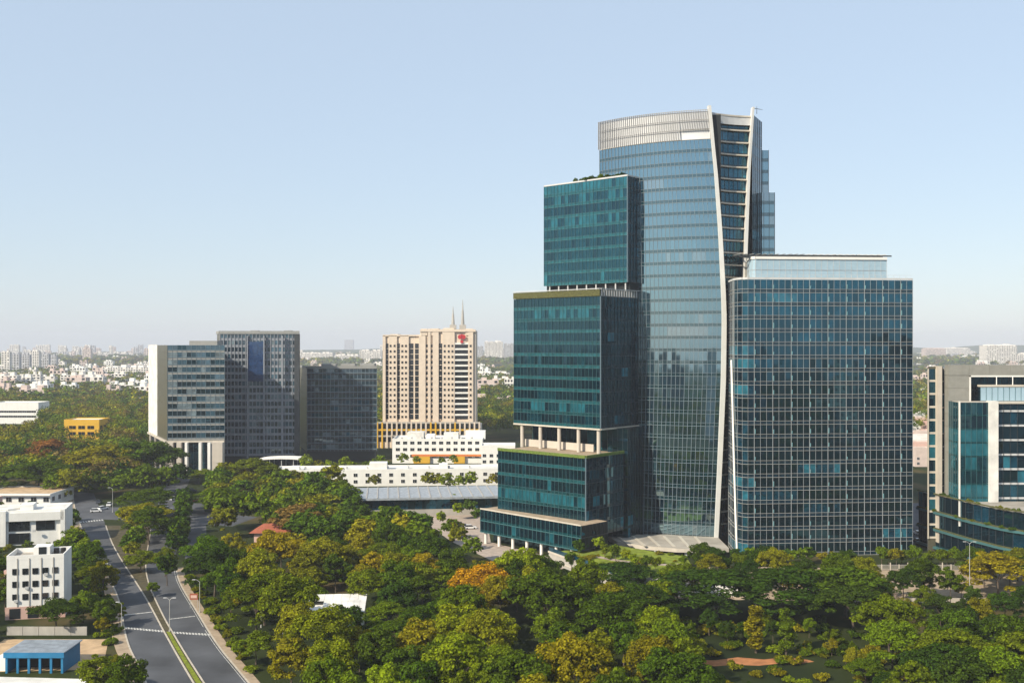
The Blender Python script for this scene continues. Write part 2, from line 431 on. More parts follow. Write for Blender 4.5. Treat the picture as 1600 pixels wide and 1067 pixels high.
def facade(root, pathf, levels, panes, choose, spm, frame, sp=1.1, mw=0.1, md=0.12, rails=(), railm=None, nmax=300,
           tilt=0.35, thick=0.08, order=None, spchoose=None, railname='floor_band', mevery=1, skipbay=()):
    if not callable(pathf):
        P = pathf; pathf = lambda z: P
    fr = MB(); rest = MB(); spn = MB(); cand = []
    nb = len(pathf(levels[0])) - 1
    for i in range(len(levels) - 1):
        z0, z1 = levels[i], levels[i + 1]; A, B = pathf(z0), pathf(z1)
        for j in range(nb):
            if (i, j) in skipbay: continue
            a = Vector(((A[j][0] + B[j][0]) / 2, (A[j][1] + B[j][1]) / 2)); c = Vector(((A[j + 1][0] + B[j + 1][0]) / 2, (A[j + 1][1] + B[j + 1][1]) / 2))
            t = (c - a); wd = t.length; t.normalize(); nn = Vector((t.y, -t.x)); mid = (a + c) / 2 + nn * (-thick / 2 - 0.01)
            cand.append((i, j, mid, math.atan2(t.y, t.x), wd, z0 + sp, z1))
            if sp > 0.05:
                k = spchoose(i, j) if spchoose else 0
                q0, q1 = a - nn * 0.02, c - nn * 0.02
                e = rng.gauss(0, 0.004)
                spn.quad((q0.x, q0.y, z0 + 0.02), (q1.x, q1.y, z0 + 0.02), (q1.x + nn.x * e, q1.y + nn.y * e, z0 + sp - 0.02), (q0.x + nn.x * e, q0.y + nn.y * e, z0 + sp - 0.02), k)
        for (off, hh, dd) in rails:
            rb = MB()
            L = pathf(z0 + off)
            for j in range(nb):
                p, q = Vector((*L[j], z0 + off)), Vector((*L[j + 1], z0 + off)); t = (q - p).normalized()
                rb.bar(tuple(p - t * dd * 0.3), tuple(q + t * dd * 0.3), (t.y, -t.x, 0), hh, dd)
            rb.build(railname, railm or frame, root)
        for j in range(0, nb + 1, mevery):
            p, q = Vector((*A[j], z0)), Vector((*B[j], z1))
            u = Vector((A[min(j + 1, nb)][0] - A[max(j - 1, 0)][0], A[min(j + 1, nb)][1] - A[max(j - 1, 0)][1])).normalized()
            fr.bar(tuple(p), tuple(q), (u.y, -u.x, 0), mw, md)
    cand.sort(key=order or (lambda c: -c[5]))
    for n, (i, j, mid, an, wd, z0, z1) in enumerate(cand):
        m = panes[choose(i, j)]
        t1, t2 = R(rng.gauss(0, tilt)), R(rng.gauss(0, tilt))
        mx = Matrix.Translation((mid.x, mid.y, (z0 + z1) / 2)) @ Matrix.Rotation(an + t1, 4, 'Z') @ Matrix.Rotation(t2, 4, 'X') @ Matrix.Diagonal((wd - 0.05, thick, z1 - z0 - 0.05, 1))
        if n < nmax:
            o = obj('pane', pane_mesh(m), root); o.matrix_basis = mx
        else:
            k = panes.index(m); s = len(rest.v)
            for v in ((-.5, -.5, -.5), (.5, -.5, -.5), (.5, -.5, .5), (-.5, -.5, .5)): rest.v.append(tuple(mx @ Vector(v)))
            rest.f.append((s, s + 1, s + 2, s + 3)); rest.m.append(k)
    if rest.f: rest.build('glazing', panes, root, kind='stuff')
    if spn.f: spn.build('spandrel', spm if isinstance(spm, list) else [spm], root, kind='stuff')
    if fr.f: fr.build('curtain_frame', frame, root, kind='stuff')

def blinds(seed, p=0.25, run=6, k1=1, k2=2):
    """runs of panes on a floor that have blinds down behind the glass"""
    r = random.Random(seed); memo = {}
    def f(i, j):
        key = (i, j // run)
        if key not in memo: memo[key] = r.random()
        v = memo[key] + r.gauss(0, 0.06)
        return k2 if v < p * 0.35 else k1 if v < p else 0
    return f

G = {}
G['slab'] = [glass('blue_black_glass', (0.002, 0.010, 0.016), 2.05, 0.03, (0.20, 0.66, 0.92)), glass('deep_blue_glass', (0.004, 0.032, 0.055), 2.05, 0.04, (0.20, 0.66, 0.92)), glass('blind_behind_blue_glass', (0.016, 0.11, 0.155), 1.9, 0.08, (0.35, 0.7, 1))]
G['teal'] = [glass('dark_teal_glass', (0.001, 0.010, 0.017), 1.85, 0.03, (0.32, 0.76, 0.95)), glass('mid_teal_glass', (0.002, 0.024, 0.036), 1.85, 0.04, (0.32, 0.76, 0.95)), glass('blind_behind_teal_glass', (0.010, 0.085, 0.112), 1.8, 0.07, (0.38, 0.8, 0.95))]
G['arc'] = [glass('pale_blue_glass', (0.002, 0.014, 0.026), 4.3, 0.035, (0.60, 0.89, 1)), glass('mid_blue_glass', (0.004, 0.024, 0.040), 4.6, 0.04, (0.60, 0.89, 1)), glass('blind_behind_pale_glass', (0.02, 0.055, 0.075), 4.2, 0.07, (0.8, 0.95, 1))]
G['screen'] = [glass('frosted_screen_glass', (0.30, 0.42, 0.50), 1.7, 0.3, var=.06)]
SPT = [glass('teal_spandrel', (0.005, 0.040, 0.048), 1.8, 0.05, (0.36, 0.8, 0.95)), glass('bright_teal_spandrel', (0.010, 0.072, 0.085), 1.8, 0.06, (0.4, 0.82, 0.95))]
SPB = [glass('blue_spandrel', (0.005, 0.022, 0.038), 1.6, 0.05, (0.7, 0.95, 1))]
SPA = [glass('pale_spandrel', (0.003, 0.024, 0.034), 2.5, 0.06, (0.75, 0.95, 1))]
M['arcframe'] = mat('pale_arc_frame', (0.17, 0.21, 0.235), 0.4, 0.1)
M['slabrail'] = mat('slab_rail', (0.34, 0.33, 0.31), 0.4, 0.1)
M['tealframe'] = mat('teal_grey_frame', (0.05, 0.13, 0.14), 0.4, 0.1)
M['bluegreyframe'] = mat('blue_grey_frame', (0.15, 0.20, 0.235), 0.4, 0.1)
M['slabframe'] = mat('pale_slab_frame', (0.27, 0.285, 0.30), 0.4, 0.1)

U, V = (-0.75, 0.6614), (0.6614, 0.75)       # left-hand facades run back along U, right-hand ones along V
def along(p, d, t): return (p[0] + d[0] * t, p[1] + d[1] * t)

# ---------------------------------------------------------------- curved glass tower
AC, AR = (75.2, 388.7), 60.0
FINZ = [(0, 64.9), (3.3, 65.0), (26.4, 66.0), (53.4, 67.1), (72.8, 67.4), (80.7, 67.2), (102, 66.2), (120, 65.0), (140.4, 63.1), (143, 62.8)]
FIN2Z = [(0, 73.6), (50, 74.0), (86, 75.6), (121, 77.2), (141, 78.5), (143, 78.7)]
def interp(tab, z):
    for (a, x), (c, y) in zip(tab, tab[1:]):
        if z <= c: return x + (y - x) * max(0, (z - a)) / (c - a)
    return tab[-1][1]
NB = 30
def arc(z, n=NB, out=0.0, a0=49.0):
    a1 = math.asin((AC[0] - interp(FINZ, z)) / AR); a0 = R(a0)
    return [(AC[0] - (AR + out) * math.sin(a0 + (a1 - a0) * i / n), AC[1] - (AR + out) * math.cos(a0 + (a1 - a0) * i / n)) for i in range(n + 1)]
tw = wthing('office_tower', 'tall curved pale blue glass tower between two white fins, tallest of the complex', 'tower', (55, 350, 0))
core = MB()
rim = arc(60, 12, -0.7)
core.prism([p for p in rim] + [(65.5, 333.5), (75, 339), (78.5, 338.5), (84.8, 350.5), (84, 378), (52, 390), (34, 368)], 0, 139.0)
core.build('wall', M['dark'], tw)
zs = [2.5 + 4.015 * i for i in range(33)]       # to 131
facade(tw, arc, zs, G['arc'], blinds(3, 0.10, 9), SPA, M['arcframe'], sp=1.05, mw=0.11, md=0.13, rails=((0.0, 0.10, 0.14), (1.05, 0.07, 0.1)), nmax=300, tilt=0.13)
# crown of pale upright slats
M['crownslat'] = mat('crown_slat', (0.36, 0.36, 0.37), 0.5, 0.1)
crown = MB(); low = arc(131.2, 52, 0.25); hi = arc(140.6, 52, 0.25)
for j in range(53):
    p, q = low[j], hi[j]; u = Vector((p[0] - AC[0], p[1] - AC[1], 0))
    if j >= 40 and j < 52:
        o = MB(); o.bar((*p, 134.4), (*q, 140.6), u, 0.2, 0.5)
    else:
        o = MB(); o.bar((*p, 131.2), (*q, 140.6), u, 0.2, 0.5)
    o.build('slat', M['crownslat'], tw)
for z in (131.1, 134.3, 137.4, 140.5):
    o = MB(); L = arc(z, 30, -0.1)
    for j in range(30):
        if z == 131.1 and j > 30: continue
        o.bar((*L[j], z), (*L[j + 1], z), (L[j][0] - AC[0], L[j][1] - AC[1], 0), 0.14, 0.3)
    o.build('crown_rail', M['concrete'], tw)
back = MB(); L0, L1 = arc(131.2, 30, -0.5), arc(140.3, 30, -0.5)
for j in range(30): back.quad((*L0[j], 131.2), (*L0[j + 1], 131.2), (*L1[j + 1], 140.3), (*L1[j], 140.3))
M['crown'] = mat('crown_panel', (0.62, 0.63, 0.65), 0.5, 0.15, 0.1)
back.build('crown_panel', M['crown'], tw)
# the two white fins
def fin(tab, y, z1, w0, dep, label):
    b = MB(); zz = [i * z1 / 40 for i in range(41)]
    prev = None
    for k, z in enumerate(zz):
        x = interp(tab, z); wd = w0 * (0.75 + 0.5 * math.sin(math.pi * min(1, 0.15 + z / 150)))
        ring = [(x, y - dep, z), (x + wd, y - dep * 0.8, z), (x + wd, y + 1.2, z), (x, y + 1.2, z)]
        n = len(b.v); b.v += ring
        if prev is not None:
            for i in range(4): b.f.append((prev + i, prev + (i + 1) % 4, n + (i + 1) % 4, n + i)); b.m.append(0)
        prev = n
    b.f.append((prev, prev + 1, prev + 2, prev + 3)); b.m.append(0)
    b.build('fin', M['fin'], tw, label=label)
fin(FINZ, 329.6, 141.6, 1.25, 1.2, 'bowed white fin at the edge of the curved glass')
fin(FIN2Z, 336.0, 142.6, 1.0, 1.2, 'straighter white fin leaning outwards on the far side of the balconies')
# recessed balconied strip between the fins
def recess(z, n=7):
    x0, x1 = interp(FINZ, z) + 1.2, interp(FIN2Z, z) + 0.4
    return [(x0 + (x1 - x0) * i / n, 332.6 + (337.6 - 332.6) * i / n + 1.0 * math.sin(math.pi * i / n)) for i in range(n + 1)]
zr = [2.5 + 4.015 * i for i in range(34)] + [139.6]
facade(tw, recess, zr, G['slab'], blinds(5, 0.5, 3), SPB, M['darkmetal'], sp=0.9, mw=0.1, md=0.1, nmax=0, tilt=0.5)
for z in zr[1:]:
    L = recess(z); o = MB(); q = [(p[0], p[1] - 1.5) for p in L]
    o.prism([q[0]] + q[1:] + [(L[-1][0], L[-1][1] + 0.2), (L[0][0], L[0][1] + 0.2)], z - 0.2, z + 0.22)
    o.build('balcony_slab', M['cream'], tw)
for z in (136.0,):
    L = recess(z); o = MB()
    for j in range(7): o.bar((L[j][0], L[j][1] - 1.0, 138.4), (L[j + 1][0], L[j + 1][1] - 1.0, 138.4), (0, -1, 0), 3.2, 0.3)
    o.build('roof_screen', M['lightgrey'], tw)
# flank behind the second fin, shade put into its darker glass, and lower shafts
facade(tw, line((79.2, 337.8), (85.3, 350), 5), [2.5 + 4.015 * i for i in range(34)] + [141.0], G['slab'], blinds(8, 0.25, 4), SPB, M['darkmetal'], sp=1.0, nmax=0)
for (x0, x1, y0, y1, z1, n, sd) in ((80, 89.9, 359, 376, 133, 5, 1), (79, 90.0, 351, 358.8, 117, 6, 2)):
    o = MB(); o.prism([(x0, y0 + 0.2), (x1 - 0.2, y0 + 0.2), (x1 - 0.2, y1), (x0, y1)], 0, z1 - 0.3); o.build('wall', M['dark'], tw)
    nl = int(round(z1 / 4.0)); facade(tw, line((x0, y0), (x1, y0), n), [z1 * i / nl for i in range(nl + 1)], G['arc'], blinds(sd + 20, 0.6, 3), SPA, M['bluegreyframe'], nmax=0)
    facade(tw, line((x1, y0), (x1, y1), 6), [z1 * i / nl for i in range(nl + 1)], G['slab'], blinds(sd + 30, 0.3, 3), SPB, M['darkmetal'], nmax=0)
o = MB(); o.tube((79.6, 336.4, 142.4), (83.3, 340.4, 142.9), 0.12, 0.05); o.tube((80.8, 338, 141), (80.8, 338, 143.4), 0.1, 0.05)
o.build('mast', M['darkmetal'], tw)

# ---------------------------------------------------------------- stepped teal blocks
def block(name, label, c, ll, rl, z0, z1, nf, seed, roofm='roof', bay=1.5, sp=0.95, brightp=0.3, rbay=1.9):
    t = wthing(name, label, 'office block', (*along(c, U, ll / 2), z0))
    A, B = along(c, U, ll), along(c, V, rl)
    far = along(A, V, rl); ins = 0.25
    o = MB(); i = lambda p, q, s: (p[0] + q[0] * s, p[1] + q[1] * s)
    cc = i(i(c, U, ins), V, ins); aa = i(i(A, U, -ins), V, ins); bb = i(i(B, U, ins), V, 0); ff = i(far, U, -ins)
    o.prism([aa, cc, bb, ff], z0, z1 - 0.2, 0, 1)
    o.build('wall', [M['dark'], M[roofm]], t)
    lv = [z0 + (z1 - z0) * k / nf for k in range(nf + 1)]
    ch = blinds(seed, .16, 4)
    sr = random.Random(seed * 3 + 1); rowb = [sr.random() for _ in range(nf)]
    def ch2(i, j):
        k = ch(i, j); v = rowb[i] + sr.gauss(0, .10)
        return 2 if v < brightp * .5 else 1 if v < brightp * 1.1 or k else 0
    def sc_(i, j): return 1 if rowb[i] > 0.45 or brightp > .4 else 0
    facade(t, line(A, c, round(ll / bay)), lv, G['teal'], ch2, SPT, M['tealframe'], sp=sp, mw=0.07, md=0.14, rails=((0.0, 0.1, 0.12), (sp, 0.07, 0.1)), nmax=240, tilt=0.28, spchoose=sc_)
    facade(t, line(c, B, max(3, round(rl / rbay))), lv, G['slab'], blinds(seed + 50, 0.07, 2), SPB, M['darkmetal'], sp=sp, mw=0.08, md=0.1, nmax=60, tilt=0.7, rails=((0.0, 0.1, 0.1),))
    o = MB(); o.bar((*c, z0), (*c, z1), (c[0] - far[0], c[1] - far[1], 0), 0.3, 0.22); o.build('corner_post', M['bluegreyframe'], t)
    return t, A, B, far
CC = (37.6, 334.1); DC = (27.9, 323.1); EC = (22.4, 312.0)
tc_, A, B, Ff = block('office_block', 'uppermost turquoise glass block with a roof garden, left of the curved tower', CC, 35.2, 9.0, 85.3, 119.9, 9, 11, 'roofwhite', brightp=0.85)
for p, q in ((A, CC), (CC, B)):
    o = MB(); d = Vector((q[0] - p[0], q[1] - p[1])).normalized(); o.bar((*p, 120.1), (*q, 120.1), (d.y, -d.x, 0), 0.5, 0.18); o.build('coping', M['lightgrey'], tc_)
CA = A
td, A, B, Ff = block('office_block', 'middle dark teal glass block standing on white columns above a terrace', DC, 36.3, 22.5, 38.4, 80.2, 11, 12, brightp=0.22)
DA, DB, DF = A, B, Ff
# planted band and slatted screen around its top, shadow gap above
o = MB(); d = U
M['hedge'] = mat('clipped_hedge', (0.085, 0.085, 0.03), 0.95, 0.45, 2.5, bump=0.4)
o.bar((*along(DA, V, 0.1), 81.3), (*along(DC, V, 0.1), 81.3), (-V[0], -V[1], 0), 2.0, 0.5); o.build('planter_hedge', M['hedge'], td)
for p, q in ((DA, DC), (DC, DB)):
    d = Vector((q[0] - p[0], q[1] - p[1])).normalized()
    o = MB(); o.bar((*p, 82.6), (*q, 82.6), (d.y, -d.x, 0), 0.22, 0.5); o.build('coping', M['lightgrey'], td)
    o = MB(); o.bar((*p, 38.15), (*q, 38.15), (d.y, -d.x, 0), 0.5, 0.35); o.build('slab_edge', M['cream'], td)
for k in range(16):
    p = along(DC, V, 0.6 + k * 1.38); o = MB(); o.bar((*p, 80.4), (*p, 82.5), (U[0] * -1, U[1] * -1, 0), 0.5, 0.12); o.build('slat', M['lightgrey'], td)
o = MB(); o.prism([along(along(DA, V, .4), U, -.4), along(along(DC, U, .4), V, .4), along(DB, U, .4), along(DF, U, -.4)], 80.1, 82.4); o.build('parapet', M['grey'], td)
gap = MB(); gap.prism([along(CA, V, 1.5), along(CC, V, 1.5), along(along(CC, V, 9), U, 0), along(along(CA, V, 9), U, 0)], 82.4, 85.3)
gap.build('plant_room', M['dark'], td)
for k in range(9):
    p = along(along(CC, U, 1 + k * 4.0), V, 0.5); o = MB(); o.tube((*p, 82.4), (*p, 85.3), 0.25, 0.25); o.build('column', M['lightgrey'], td)

te, A, B, Ff = block('office_block', 'lower dark teal glass block under the open column terrace', EC, 35.9, 20.0, 6.0, 30.6, 6, 13, 'pave', brightp=0.2)
EA, EB, EF = A, B, Ff
o = MB(); o.bar((*along(EA, V, 0.1), 30.7), (*along(EC, V, 0.1), 30.7), (-V[0], -V[1], 0), 0.9, 0.5); o.bar((*EC, 30.7), (*EB, 30.7), (V[1], -V[0], 0), 0.9, 0.4)
M['terracehedge'] = mat('terrace_hedge', (0.11, 0.16, 0.03), 0.95, 0.45, 2.5, bump=0.4)
o.build('planter_hedge', M['terracehedge'], te)
# terrace under the middle block: columns, back wall, low white wall
for s in (1.2, 9.2, 17.2, 25.2, 33.2):
    p = along(along(DC, U, s), V, 0.7); o = MB(); o.tube((*p, 30.4), (*p, 38.2), 0.62, 0.62, 12); o.build('column', M['palestone'], te)
o = MB(); o.prism([along(along(DA, V, 9), U, -1), along(along(DC, V, 9), U, 1), along(DB, U, 2), along(DF, U, -1)], 30.4, 38.4); o.build('recessed_wall', M['dark'], te)
facade(te, line(along(along(DA, V, 8.8), U, -1), along(along(DC, V, 8.8), U, 0), 12), [30.5, 38.1], G['teal'], blinds(77, 0.2, 2), SPT, M['tealframe'], sp=0.3, nmax=0)
o = MB(); p, q = along(along(DC, U, 5), V, 3.4), along(along(DC, U, 34), V, 3.4); o.bar((*p, 31.7), (*q, 31.7), (-V[0], -V[1], 0), 2.4, 0.4); o.build('terrace_wall', M['palestone'], te)
# dark link between the lower block and the tower
o = MB(); o.prism([(31, 330), (37, 328.5), (43, 338), (40, 343), (30, 345)], 0, 38); o.build('link_wall', M['dark'], te)
facade(te, line((30.8, 329.8), (37.1, 328.2), 4) + line((37.1, 328.2), (43.2, 337.8), 6)[1:], [2 + 4 * k for k in range(10)], G['slab'], blinds(91, .08, 2), SPB, M['darkmetal'], sp=.9, nmax=0, mw=.08, md=.1, tilt=.5)
facade(te, line(along(along(DC, V, 8.8), U, .8), along(DB, U, 1.8), 7), [30.6, 34.4, 38.2], G['slab'], blinds(92, .08, 2), SPB, M['darkmetal'], sp=.6, nmax=0, mw=.08, md=.1, tilt=.5)
# roof garden of the uppermost block is planted further down

# glass podium on columns
FA, FB = (-10.3, 335.0), (20.5, 303.6); fu = Vector((FB[0] - FA[0], FB[1] - FA[1])).normalized(); fn = Vector((-fu.y, fu.x))
tf = wthing('glass_podium', 'low two storey glass podium on pale columns with cream roof edge', 'podium', (5, 322, 0))
bk = [(FA[0] + fn.x * 14, FA[1] + fn.y * 14), (FB[0] + fn.x * 12, FB[1] + fn.y * 12)]
o = MB(); o.prism([(FA[0] + fn.x * .3, FA[1] + fn.y * .3), (FB[0] + fn.x * .3, FB[1] + fn.y * .3), bk[1], bk[0]], 3.8, 11.2, 0, 1); o.build('wall', [M['dark'], M['pave']], tf)
facade(tf, line(FA, FB, 24), [3.8, 7.5, 11.2], G['teal'], blinds(41, 0.2, 2), SPT, M['tealframe'], sp=0.8, nmax=60, tilt=0.9, rails=((0, .2, .2),))
facade(tf, line(bk[0], FA, 8), [3.8, 7.5, 11.2], G['teal'], blinds(42, 0.35, 2), SPT, M['tealframe'], sp=0.8, nmax=30, rails=((0, .2, .2),))
facade(tf, line(FB, bk[1], 7), [3.8, 7.5, 11.2], G['slab'], blinds(43, 0.3, 2), SPB, M['darkmetal'], sp=0.8, nmax=14, rails=((0, .2, .2),))
o = MB(); o.bar((FA[0], FA[1], 11.35), (FB[0], FB[1], 11.35), (fu.y, -fu.x, 0), 0.42, 0.2); o.build('coping', M['cream'], tf)
for k in range(7):
    p = Vector(FA) + fu * (1.5 + k * 6.3) + fn * 1.0; o = MB(); o.tube((p.x, p.y, 0), (p.x, p.y, 3.9), 0.5, 0.5, 10); o.build('column', M['fin'], tf)
o = MB(); o.bar((FA[0] + fn.x * 6, FA[1] + fn.y * 6, 1.9), (FB[0] + fn.x * 6, FB[1] + fn.y * 6, 1.9), (fu.y, -fu.x, 0), 3.8, 0.2); o.build('ground_floor_glass', G['teal'][0], tf)

# ---------------------------------------------------------------- dark glass slab
ts = wthing('glass_slab', 'broad dark blue glass slab with a pale grid and a rounded corner, right of the curved tower', 'office block', (98, 330, 0))
SX0, SX1, SY0, SY1 = 71.6, 124.4, 313.0, 318.0
def slabpath(z):
    P = []
    r = 5.0; cx_, cy_ = SX0, SY0 + r + 1.5
    # straight side running back, then the rounded corner, then the front
    P += [(70.0, 331.0), (69.7, 327.0), (69.4, 323.0), (69.3, 319.2), (69.7, 316.2), (70.7, 314.2)]
    P += line((SX0 + 0.6, SY0 + 0.3), (SX1, SY1), 27)
    return P
SP = slabpath(0); ZS = [4.04 * i for i in range(22)]
o = MB(); o.prism([(p[0] + 0.35, p[1] + 0.35) for p in SP[:-1]] + [(SX1 - 0.3, SY1 + 0.3), (SX1 - 3, 360), (76, 356)], 0, 84.6, 0, 1)
o.build('wall', [M['dark'], M['roof']], ts)
sb = random.Random(99); row = {}
def slabchoose(i, j):
    key = (i, j // 7)
    if key not in row: row[key] = sb.random()
    hi_ = i >= 11
    v = row[key]
    if hi_ and v < 0.12: return 2 if sb.random() < 0.7 else 1
    if (not hi_) and v < 0.08: return 2 if sb.random() < 0.35 else 1
    if j < 6: return 1 if sb.random() < 0.15 else 0
    return 1 if row[key] > .92 - .06 * max(0, i - 9) and sb.random() < .8 else 0  # bluer panes towards the top, reflected sky put into their colour
facade(ts, SP, ZS, G['slab'], slabchoose, SPB, M['slabframe'], sp=1.15, mw=0.075, md=0.12, rails=((0.05, 0.10, 0.14), (1.15, 0.09, 0.14)), railm=M['slabrail'], nmax=300, tilt=0.32)
# short glass blades beside every third mullion, glints put into their pale colour
M['blade'] = mat('glint_blade', (0.14, 0.30, 0.33), 0.2, 0.2, spec=0.8)
for i in range(21):
    for j in range(7, 33, 3):
        p = SP[j]
        if sb.random() < 0.8:
            o = obj('glint_blade', None, ts) if False else None
bl = MB()
for i in range(21):
    for j in range(7, 33, 3):
        if sb.random() < 0.7:
            p = SP[j]; z = 4.04 * i + 1.3; h = .8 + sb.random() * .9
            bl.bar((p[0] + 0.2, p[1], z), (p[0] + 0.2, p[1], z + h), (0.35, -1, 0), 0.12, 0.34)
bl.build('glint_blade', M['blade'], ts, kind='stuff')
for j in range(7, 34, 3):
    p = SP[j]; o = MB(); o.bar((*p, 0), (*p, 84.9), (0.09, -1, 0), 0.13, 0.2); o.build('mullion', M['slabframe'], ts)
o = MB()
for a, c in zip(SP, SP[1:]):
    o.bar((*a, 85.2), (*c, 85.2), (c[1] - a[1], a[0] - c[0], 0), 0.6, 0.25)
o.build('parapet', M['lightgrey'], ts)
o = MB()
for a, c in zip(SP[6:], SP[7:]):
    o.bar((a[0], a[1] + 0.6, 86.4), (c[0], c[1] + 0.6, 86.4), (0, -1, 0), 0.07, 0.07); o.tube((a[0], a[1] + 0.6, 85.2), (a[0], a[1] + 0.6, 86.4), 0.04, 0.04, 4)
o.build('handrail', M['lightgrey'], ts)
# slender pale fin curving up the rounded corner
o = MB(); prev = None
pts = [(69.35, 322.5, 60), (69.25, 320.2, 44), (69.25, 318.5, 30), (69.4, 317.2, 15), (69.7, 316.0, 0)]
for a, c in zip(pts, pts[1:]): o.bar(a, c, (-0.6, -0.8, 0), 0.55, 0.7)
o.build('fin', M['fin'], ts)
# set-back roof storey behind pale glass, with a slatted roof over it
PX0, PX1, PY = 74.2, 118.2, 319.6
PP = [(75.8, 330), (75.0, 325), (74.6, 322), (75.1, 320.2)] + line((76.0, PY), (PX1, PY + 3.4), 22)
o = MB(); o.prism([(p[0] + .4, p[1] + .4) for p in PP[:-1]] + [(PX1 - .3, PY + 3.8), (PX1 - 2, 350), (76, 348)], 84.6, 91.6, 0, 1); o.build('roof_storey_wall', [M['grey'], M['roof']], ts)
facade(ts, PP, [85.0, 88.3, 91.6], G['screen'], lambda i, j: 0, G['screen'], M['lightgrey'], sp=0.0, mw=0.08, md=0.06, nmax=0, tilt=0.6, rails=((3.2, .08, .08),))
o = MB()
for a, c in zip(PP, PP[1:]): o.bar((*a, 92.0), (*c, 92.0), (c[1] - a[1], a[0] - c[0], 0), 0.8, 0.35)
o.build('coping', M['fin'], ts)
for k in range(24):
    x = PX0 - 3 + k * 2.02; y = PY - 0.5 + 3.4 * k / 24; o = MB(); o.bar((x, y, 93.1), (x + 1.0, y + 16, 93.9), (0, 0, 1), 0.5, 0.16); o.build('roof_slat', M['fin'] if k > 10 else M['grey'], ts)
for y in (0.4, 8, 15):
    o = MB(); o.bar((PX0 - 3, PY + y, 92.6 + y * .05), (PX1 + 1.6, PY + 3.4 + y, 92.6 + y * .05), (0, 0, 1), 0.4, 0.4); o.build('roof_beam', M['darkmetal'], ts)
for k in range(7):
    x = PX0 + k * 6.9; o = MB(); o.tube((x, PY + 1 + .5 * k, 91.4), (x, PY + 1 + .5 * k, 93.2), 0.15, 0.15); o.build('roof_post', M['darkmetal'], ts)

# ---------------------------------------------------------------- entrance canopy and garden terrace
tn = wthing('entrance_canopy', 'pale curved entrance canopy roof at the foot of the curved tower', 'canopy', (55, 322, 0))
o = MB(); cp = [(30, 334), (33, 322), (40, 315.5), (50, 311), (60, 310), (66, 311.5), (66.2, 334)]
o.prism(cp, 1.9, 3.1, 0, 1); o.build('roof', [M['cream'], M['roof']], tn)
o = MB()
for k in range(6):
    a = (34 + 5 * k, 331 - 0.2 * k, 3.13); o.bar(a, (36.5 + 4.4 * k, 314.5 - 0.4 * k, 3.13), (0, 0, 1), 0.9, 0.12)
o.build('roof_rib', M['cream'], tn, kind='stuff')
for p in ((36, 320), (44, 314.5), (53, 312), (63, 313)):
    o = MB(); o.tube((*p, 0), (*p, 1.95), 0.45, 0.45, 8); o.build('column', M['fin'], tn)
tg = wthing('garden_terrace', 'raised garden terrace with lawn and glass railing in front of the canopy', 'terrace', (30, 292, 0))
gp_ = [(11, 306), (19, 290), (27.5, 274), (40, 272), (50, 280), (51, 300), (40, 309), (31, 318), (22, 311)]
o = MB(); o.prism(gp_, 0, 3.0, 0, 1); M['lawn'] = mat('terrace_lawn', (0.17, 0.21, 0.02), 0.95, 0.4, 0.6)
o.build('terrace_deck', [M['concrete'], M['lawn']], tg)
o = MB(); o.bar((11, 306, 3.2), (27.5, 274, 3.2), (-0.89, -0.46, 0), 0.5, 0.3); o.build('coping', M['cream'], tg)
o = MB(); o.bar((11, 306, 1.0), (27.5, 274, 1.0), (-0.89, -0.46, 0), 0.3, 0.3); o.build('ledge', M['cream'], tg)
for k in range(12):
    a = Vector((11.1 + 1.375 * k, 306 - 2.667 * k)); c = Vector((11.1 + 1.375 * (k + .95), 306 - 2.667 * (k + .95)))
    o = MB(); o.bar((*a, 2.1), (*c, 2.1), (-0.89, -0.46, 0), 1.7, 0.06); o.build('glass_panel', G['teal'][0], tg)
    o = MB(); o.bar((*a, 4.0), (*c, 4.0), (-0.89, -0.46, 0), 1.1, 0.04); o.build('railing_panel', G['slab'][1], tg)
o = MB(); 
for a, c in zip([(24, 300), (30, 294), (36, 290), (44, 288)], [(30, 294), (36, 290), (44, 288), (50, 289)]): o.bar((*a, 3.05), (*c, 3.05), (0, 0, 1), 2.2, 0.02)
o.build('garden_path', M['pinkpave'], tg)
# ------------------------------------------------------------------ framed building at the right edge
th = wthing('framed_building', 'green glass office building with a big grey stone frame and white pier', 'office block', (150, 325, 0))
HY = 318.0
M['frameface'] = mat('grey_stone_frame', (0.24, 0.235, 0.21), 0.75, 0.15, 0.6, streak=0.3)
def rect(b, x0, x1, y0, y1, z0, z1, mi=0): b.box((x0 + x1) / 2, (y0 + y1) / 2, (z0 + z1) / 2, x1 - x0, y1 - y0, z1 - z0, 0, mi)
# stone frame as separate slabs
for k in range(13):
    o = MB(); rect(o, 135.6, 142.0, HY, HY + 3, 4 + k * 3.95, 4 + k * 3.95 + 3.89); o.build('stone_panel', M['frameface'], th)
for k in range(8):
    o = MB(); rect(o, 135.6 + k * 6.4, 135.6 + k * 6.4 + 6.34, HY, HY + 3, 55.4, 58.6); o.build('stone_panel', M['frameface'], th)
o = MB(); rect(o, 142.0, 142.5, HY - .1, HY + 3, 47, 55.4); rect(o, 142.0, 186, HY - .1, HY + 3, 54.9, 55.38); o.build('frame_trim', M['fin'], th)
o = MB(); o.prism([(131.4, HY + 6), (186, HY + 6), (186, HY + 30), (142.5, HY + 30)], 0, 57.5); o.build('wall', [M['grey']], th)
facade(th, line((142.6, HY + 2.9), (186, HY + 2.9), 20), [46, 50.6, 55.2], G['slab'], blinds(61, .1, 3), SPB, M['darkmetal'], sp=0.4, nmax=40, mw=.08)
